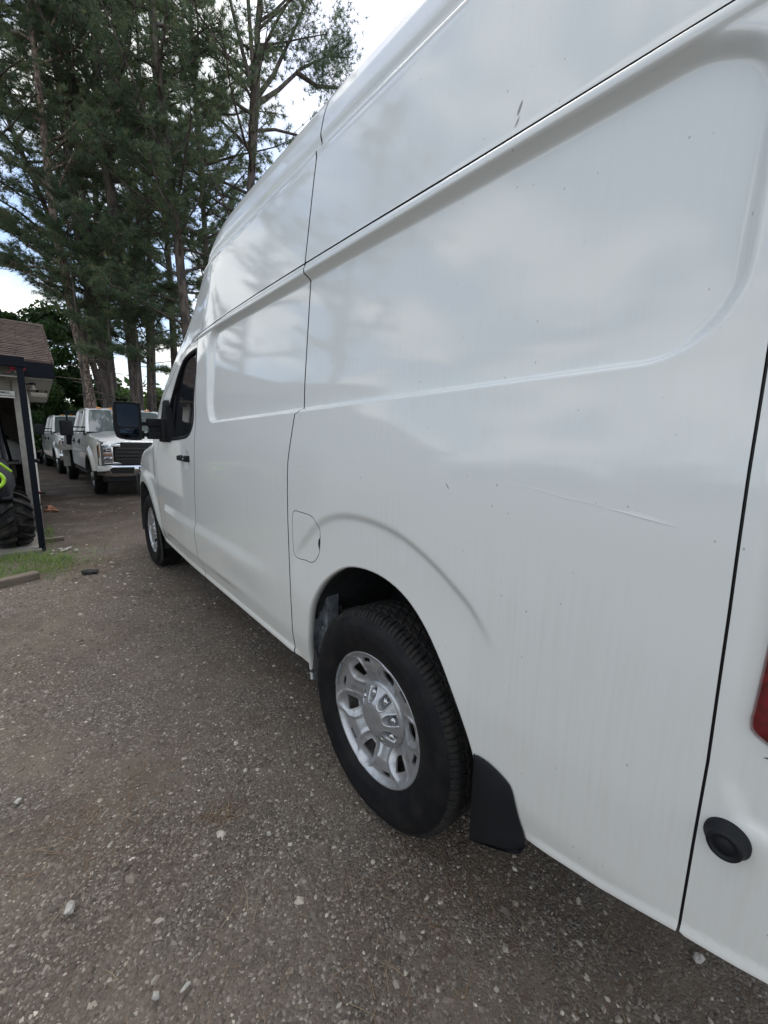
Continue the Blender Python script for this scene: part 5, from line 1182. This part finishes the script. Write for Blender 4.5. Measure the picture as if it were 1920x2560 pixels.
PINES = [
 ('leaning pine with pale flaking bark behind the flatbed cab, second from the left', 17, [(.80, 2.37), (.66, 4.14), (.49, 5.64), (.39, 6.88), (.29, 7.85), (.26, 9.47)], 19, .165, 6.2, 1, 'bark2', 2.6, 1.0),
 ('dark pine trunk between the pale leaning pine and the thick pine', 18, [(1.47, 2.47), (1.35, 4.39), (1.26, 5.49), (1.09, 6.93), (1.0, 8.04)], 20, .22, 6.8, 2, 'bark', 2.8, 1.1),
 ('slim pine crossing just behind the dark trunk left of the thick pine', 19, [(1.50, 3.49), (1.54, 5.0), (1.46, 6.3), (1.37, 7.96)], 18, .14, 6.5, 3, 'bark2', 2.3, .9),
 ('thick straight pine directly above the big black van mirror', 17, [(2.19, 2.58), (2.19, 4.65), (2.11, 5.99), (2.01, 8.02), (1.88, 9.84), (1.8, 11.6), (1.82, 13.3), (1.88, 14.31)], 22, .235, 7.0, 4, 'bark', 3.2, 1.1),
 ('slender pine right of the thick one, above the flatbed windshield', 19, [(3.1, 2.52), (3.31, 6.08), (3.46, 10.85)], 20, .135, 7.5, 5, 'bark', 2.4, 1.1),
 ('thin dark pine just behind the slender one', 21, [(3.38, 2.99), (3.53, 5.66), (3.47, 9.8)], 19, .11, 5.5, 6, 'bark', 2.3, .9),
 ('tall pine rising from behind the van windshield', 15, [(3.62, 3.5), (3.59, 4.96), (3.46, 7.81), (3.31, 9.58), (3.22, 11.78), (3.14, 12.81)], 20, .19, 6.2, 7, 'bark', 2.9, 1.1),
 ('rightmost pine with forked candelabra limbs above the van roof', 14, [(5.5, 8.0), (5.59, 10.03), (5.88, 12.62), (5.95, 14.48), (6.09, 15.44)], 21, .19, 8.6, 8, 'bark', 3.0, .62),
 ('pine at the far left with branches reaching over the workshop roof', 22, [(1.11, 6.24), (.49, 9.82), (-.51, 13.07)], 21, .15, 7.5, 9, 'bark', 3.0, 1.1),
 ('tall pine filling the top left corner of the view', 18.5, [(-1.9, 4), (-1.7, 9), (-1.4, 14)], 22, .2, 11.5, 10, 'bark', 3.1, 1.15),
 ('back row pine standing behind the tall windshield pine', 23, [(5.0, 4), (5.1, 9), (5.0, 14)], 22, .2, 6.5, 11, 'bark', 3.3, 1.1),
 ('back row pine between the pale leaning pine and the thick one', 25, [(2.5, 4), (2.4, 9), (2.5, 14)], 24, .2, 8, 12, 'bark', 3.3, 1.0),
 ('back row pine left of the candelabra pine', 20, [(6.1, 4), (6.0, 9), (5.9, 14)], 17, .18, 6, 13, 'bark', 2.8, 1.0),
 ('lighter pine between the windshield pine and the candelabra pine', 16.5, [(4.9, 4), (4.8, 9), (4.7, 12)], 19.5, .14, 7.2, 14, 'bark', 2.5, 1.05),
 ('short young pine low beside the slender trunk above the flatbed roof', 16.5, [(2.6, 2), (2.62, 4), (2.65, 5)], 7.6, .06, 4.4, 15, 'bark', 1.5, .8),
 ('young pine with dense low boughs in front of the dark trunks, over the flatbed cab', 16.0, [(1.35, 2), (1.36, 4), (1.4, 5)], 8.2, .06, 4.6, 19, 'bark', 1.5, 1.1),
 ('small feathery pine crossing the top of the pale leaning trunk', 16.2, [(.55, 2), (.57, 4), (.56, 5)], 8.6, .05, 6.0, 20, 'bark', 1.3, 1.1),
 ('small pine whose boughs hide the foot of the thick pine crown', 16.0, [(2.1, 2), (2.15, 4), (2.2, 6)], 8.5, .05, 4.6, 21, 'bark', 1.4, 1.0),
 ('off to the left, lone tall pine reflected in the van side', 13, [(-8, 4), (-8, 9), (-7.9, 14)], 17, .2, 6, 17, 'bark', 3.0, .7),
 ('off to the left, broad pine behind the workshop', 19, [(-6.5, 4), (-6.4, 9), (-6.3, 14)], 18, .2, 5, 18, 'bark', 3.2, .8)]
for a in PINES: pine(a[0], a[1], a[2], a[3], a[4], a[5], a[6], a[7], a[8], a[9])
# the candelabra limbs of the right-hand pine
cl = MB()
for q in ([(5.86, 14, 12.5), (5.5, 14, 13.6), (5.15, 14.1, 15.0), (4.95, 14.1, 16.4)], [(5.87, 14, 12.6), (5.72, 13.9, 14.2), (5.6, 13.9, 16.5)], [(5.92, 14, 12.6), (6.5, 13.9, 13.5), (7.2, 13.9, 15.0), (7.9, 13.8, 16.6)], [(5.9, 14, 12.4), (6.7, 14, 13.2), (7.6, 14, 14.3), (8.7, 14.1, 15.3), (9.9, 14.1, 15.9)], [(7.4, 14, 14.1), (8.2, 13.9, 14.0), (9.0, 13.8, 14.3)], [(6.0, 14, 14.0), (6.9, 14.1, 14.6), (7.1, 14.2, 14.4)]): cl.tube(q, [.085-.018*i for i in range(len(q))], 7, False)
t7 = [o for o in bpy.data.objects if o.get('label', '').startswith('rightmost pine')][0]
o = cl.build('forked_limbs', M['bark'], t7); o.location = (-t7.location.x, -t7.location.y, 0)
r_ = np.random.default_rng(44); P = []
for a, b, k in (((5.5, 14, 14), (4.9, 14.1, 16.6), 150), ((6.8, 13.9, 14.2), (8.0, 13.8, 16.8), 260), ((7.6, 14, 14.4), (10.0, 14.1, 16.1), 330), ((7.9, 13.9, 14.1), (9.2, 13.8, 14.4), 180), ((8.7, 14, 15.2), (9.6, 14, 17.2), 180)):
    a, b = np.array(a), np.array(b); t = r_.random((k, 1)); P.append(a+(b-a)*t+r_.normal(0, .28, (k, 3)))
P = np.concatenate(P)-np.array([t7.location.x, t7.location.y, 0]); n = len(P); K = 15; dirs = r_.normal(0, 1, (n, K, 3))+np.array([.2, 0, .4]); dirs /= np.linalg.norm(dirs, axis=2, keepdims=True)
sd_ = np.cross(dirs, r_.normal(0, 1, (n, K, 3))); sd_ /= np.linalg.norm(sd_, axis=2, keepdims=True); base = P[:, None]+0*dirs
V = np.stack([base-sd_*.0085, base+sd_*.0085, base+dirs*r_.uniform(.12, .24, (n, K, 1))], 2).reshape(-1, 3)
npmesh('crown', V, np.arange(n*K*3).reshape(-1, 3), M['needles'], t7, smooth=False, attr=np.repeat(np.clip(r_.normal(.45, .12, n), 0, 1), K*3))

def leaf_cloud(centres, radii, n, size, seed, tone0=.4):
    r = np.random.default_rng(seed); k = r.choice(len(centres), n, p=np.array(radii)**2/np.sum(np.array(radii)**2)); C = np.array(centres)[k]; R_ = np.array(radii)[k]
    d = r.normal(0, 1, (n, 3)); d /= np.linalg.norm(d, axis=1, keepdims=True); P = C+d*(R_*(r.random(n)**.38))[:, None]*np.array([1, 1, .8])
    u = r.normal(0, 1, (n, 3))+d*.6+np.array([0, 0, .5]); u /= np.linalg.norm(u, axis=1, keepdims=True); a = np.cross(u, r.normal(0, 1, (n, 3))); a /= np.linalg.norm(a, axis=1, keepdims=True); b = np.cross(u, a)
    s = size*r.uniform(.5, 1.3, n)[:, None]; V = np.stack([P-a*s, P-b*s*.55, P+a*s, P+b*s*.55], 1).reshape(-1, 3)
    tone = np.clip(r.normal(tone0, .13, n)+.12*np.sin(k*1.7), 0, 1); return V, np.arange(n*4).reshape(-1, 4), np.repeat(tone, 4)
def broad(label, x, y, h, w, seed, tone0=.35, n=9000, size=.11, low=.15):
    r = np.random.default_rng(seed); T = thing('broadleaf_tree', label, 'tree', (x, y, 0)); m = MB(); m.tube([(0, 0, -.1), (.05, 0, h*.35), (.1*r.normal(), .05, h*.8)], [.11, .085, .03], 9)
    cs = []; rs = []
    for _ in range(26):
        a = r.uniform(0, 2*PI); t = r.uniform(low, 1); rr = w*math.sin(PI*min(.98, t*.75+.18))*r.uniform(.2, 1)
        c = (rr*math.cos(a), rr*math.sin(a), h*t*.92); cs.append(c); rs.append(r.uniform(.35, .75)*w*.42)
        if _ < 12: m.tube([(0.03, 0, h*t*.55), c], [.035, .01], 5, False)
    m.build('trunk', M['bark'], T); V, F, tn = leaf_cloud(cs, rs, n, size, seed, tone0); npmesh('crown', V, F, M['leaves'], T, smooth=False, attr=tn)
BR = [('dense dark broadleaf tree behind the workshop roof', -1.6, 21, 6.3, 2.0, 31, .34), ('dark broadleaf tree above the far pickup', -.2, 25, 7.8, 2.6, 32, .34), ('dark leafy tree behind the leaning pale pine', 1.2, 26, 7.4, 2.6, 33, .36),
      ('bushy tree behind the second pickup', -.9, 29, 6.4, 2.8, 34, .3), ('sunlit yellow green shrub between the pine trunks', 3.2, 27, 4.3, 2.2, 35, .75), ('bright green shrub behind the slender pine', 5.0, 25, 4.0, 2.0, 36, .7),
      ('low sunlit bush right of the thick pine', 5.8, 29, 4.4, 2.4, 37, .7), ('leafy understory tree behind the van cab', 7.6, 24, 5.6, 2.6, 38, .4), ('leafy tree at far left beyond the roof ridge', -4.6, 24, 7.0, 2.8, 39, .28),
      ('mid green bush under the leaning pine', 2.2, 23.5, 3.6, 1.7, 40, .38), ('dark hedge like bush beyond the flatbed', .3, 23.8, 4.4, 1.9, 41, .32)]
for a in BR: broad(*a)  # higher tone paints sunlight into the leaves of the sunlit shrubs
# far wood all round, as one mass
r_ = np.random.default_rng(90); cs = []; rs = []
for k in range(230):
    a = r_.uniform(-2.9, 1.9); R_ = r_.uniform(48, 75); cs.append((R_*math.sin(a), R_*math.cos(a), r_.uniform(.5, 5.0))); rs.append(r_.uniform(2.0, 4.2))
V, F, tn = leaf_cloud(cs, rs, 46000, .42, 91, .3); g = npmesh('distant_wood', V, F, M['leaves'], smooth=False, attr=tn); tag(g, 'far belt of mixed woodland around the yard', 'wood', kind='stuff')
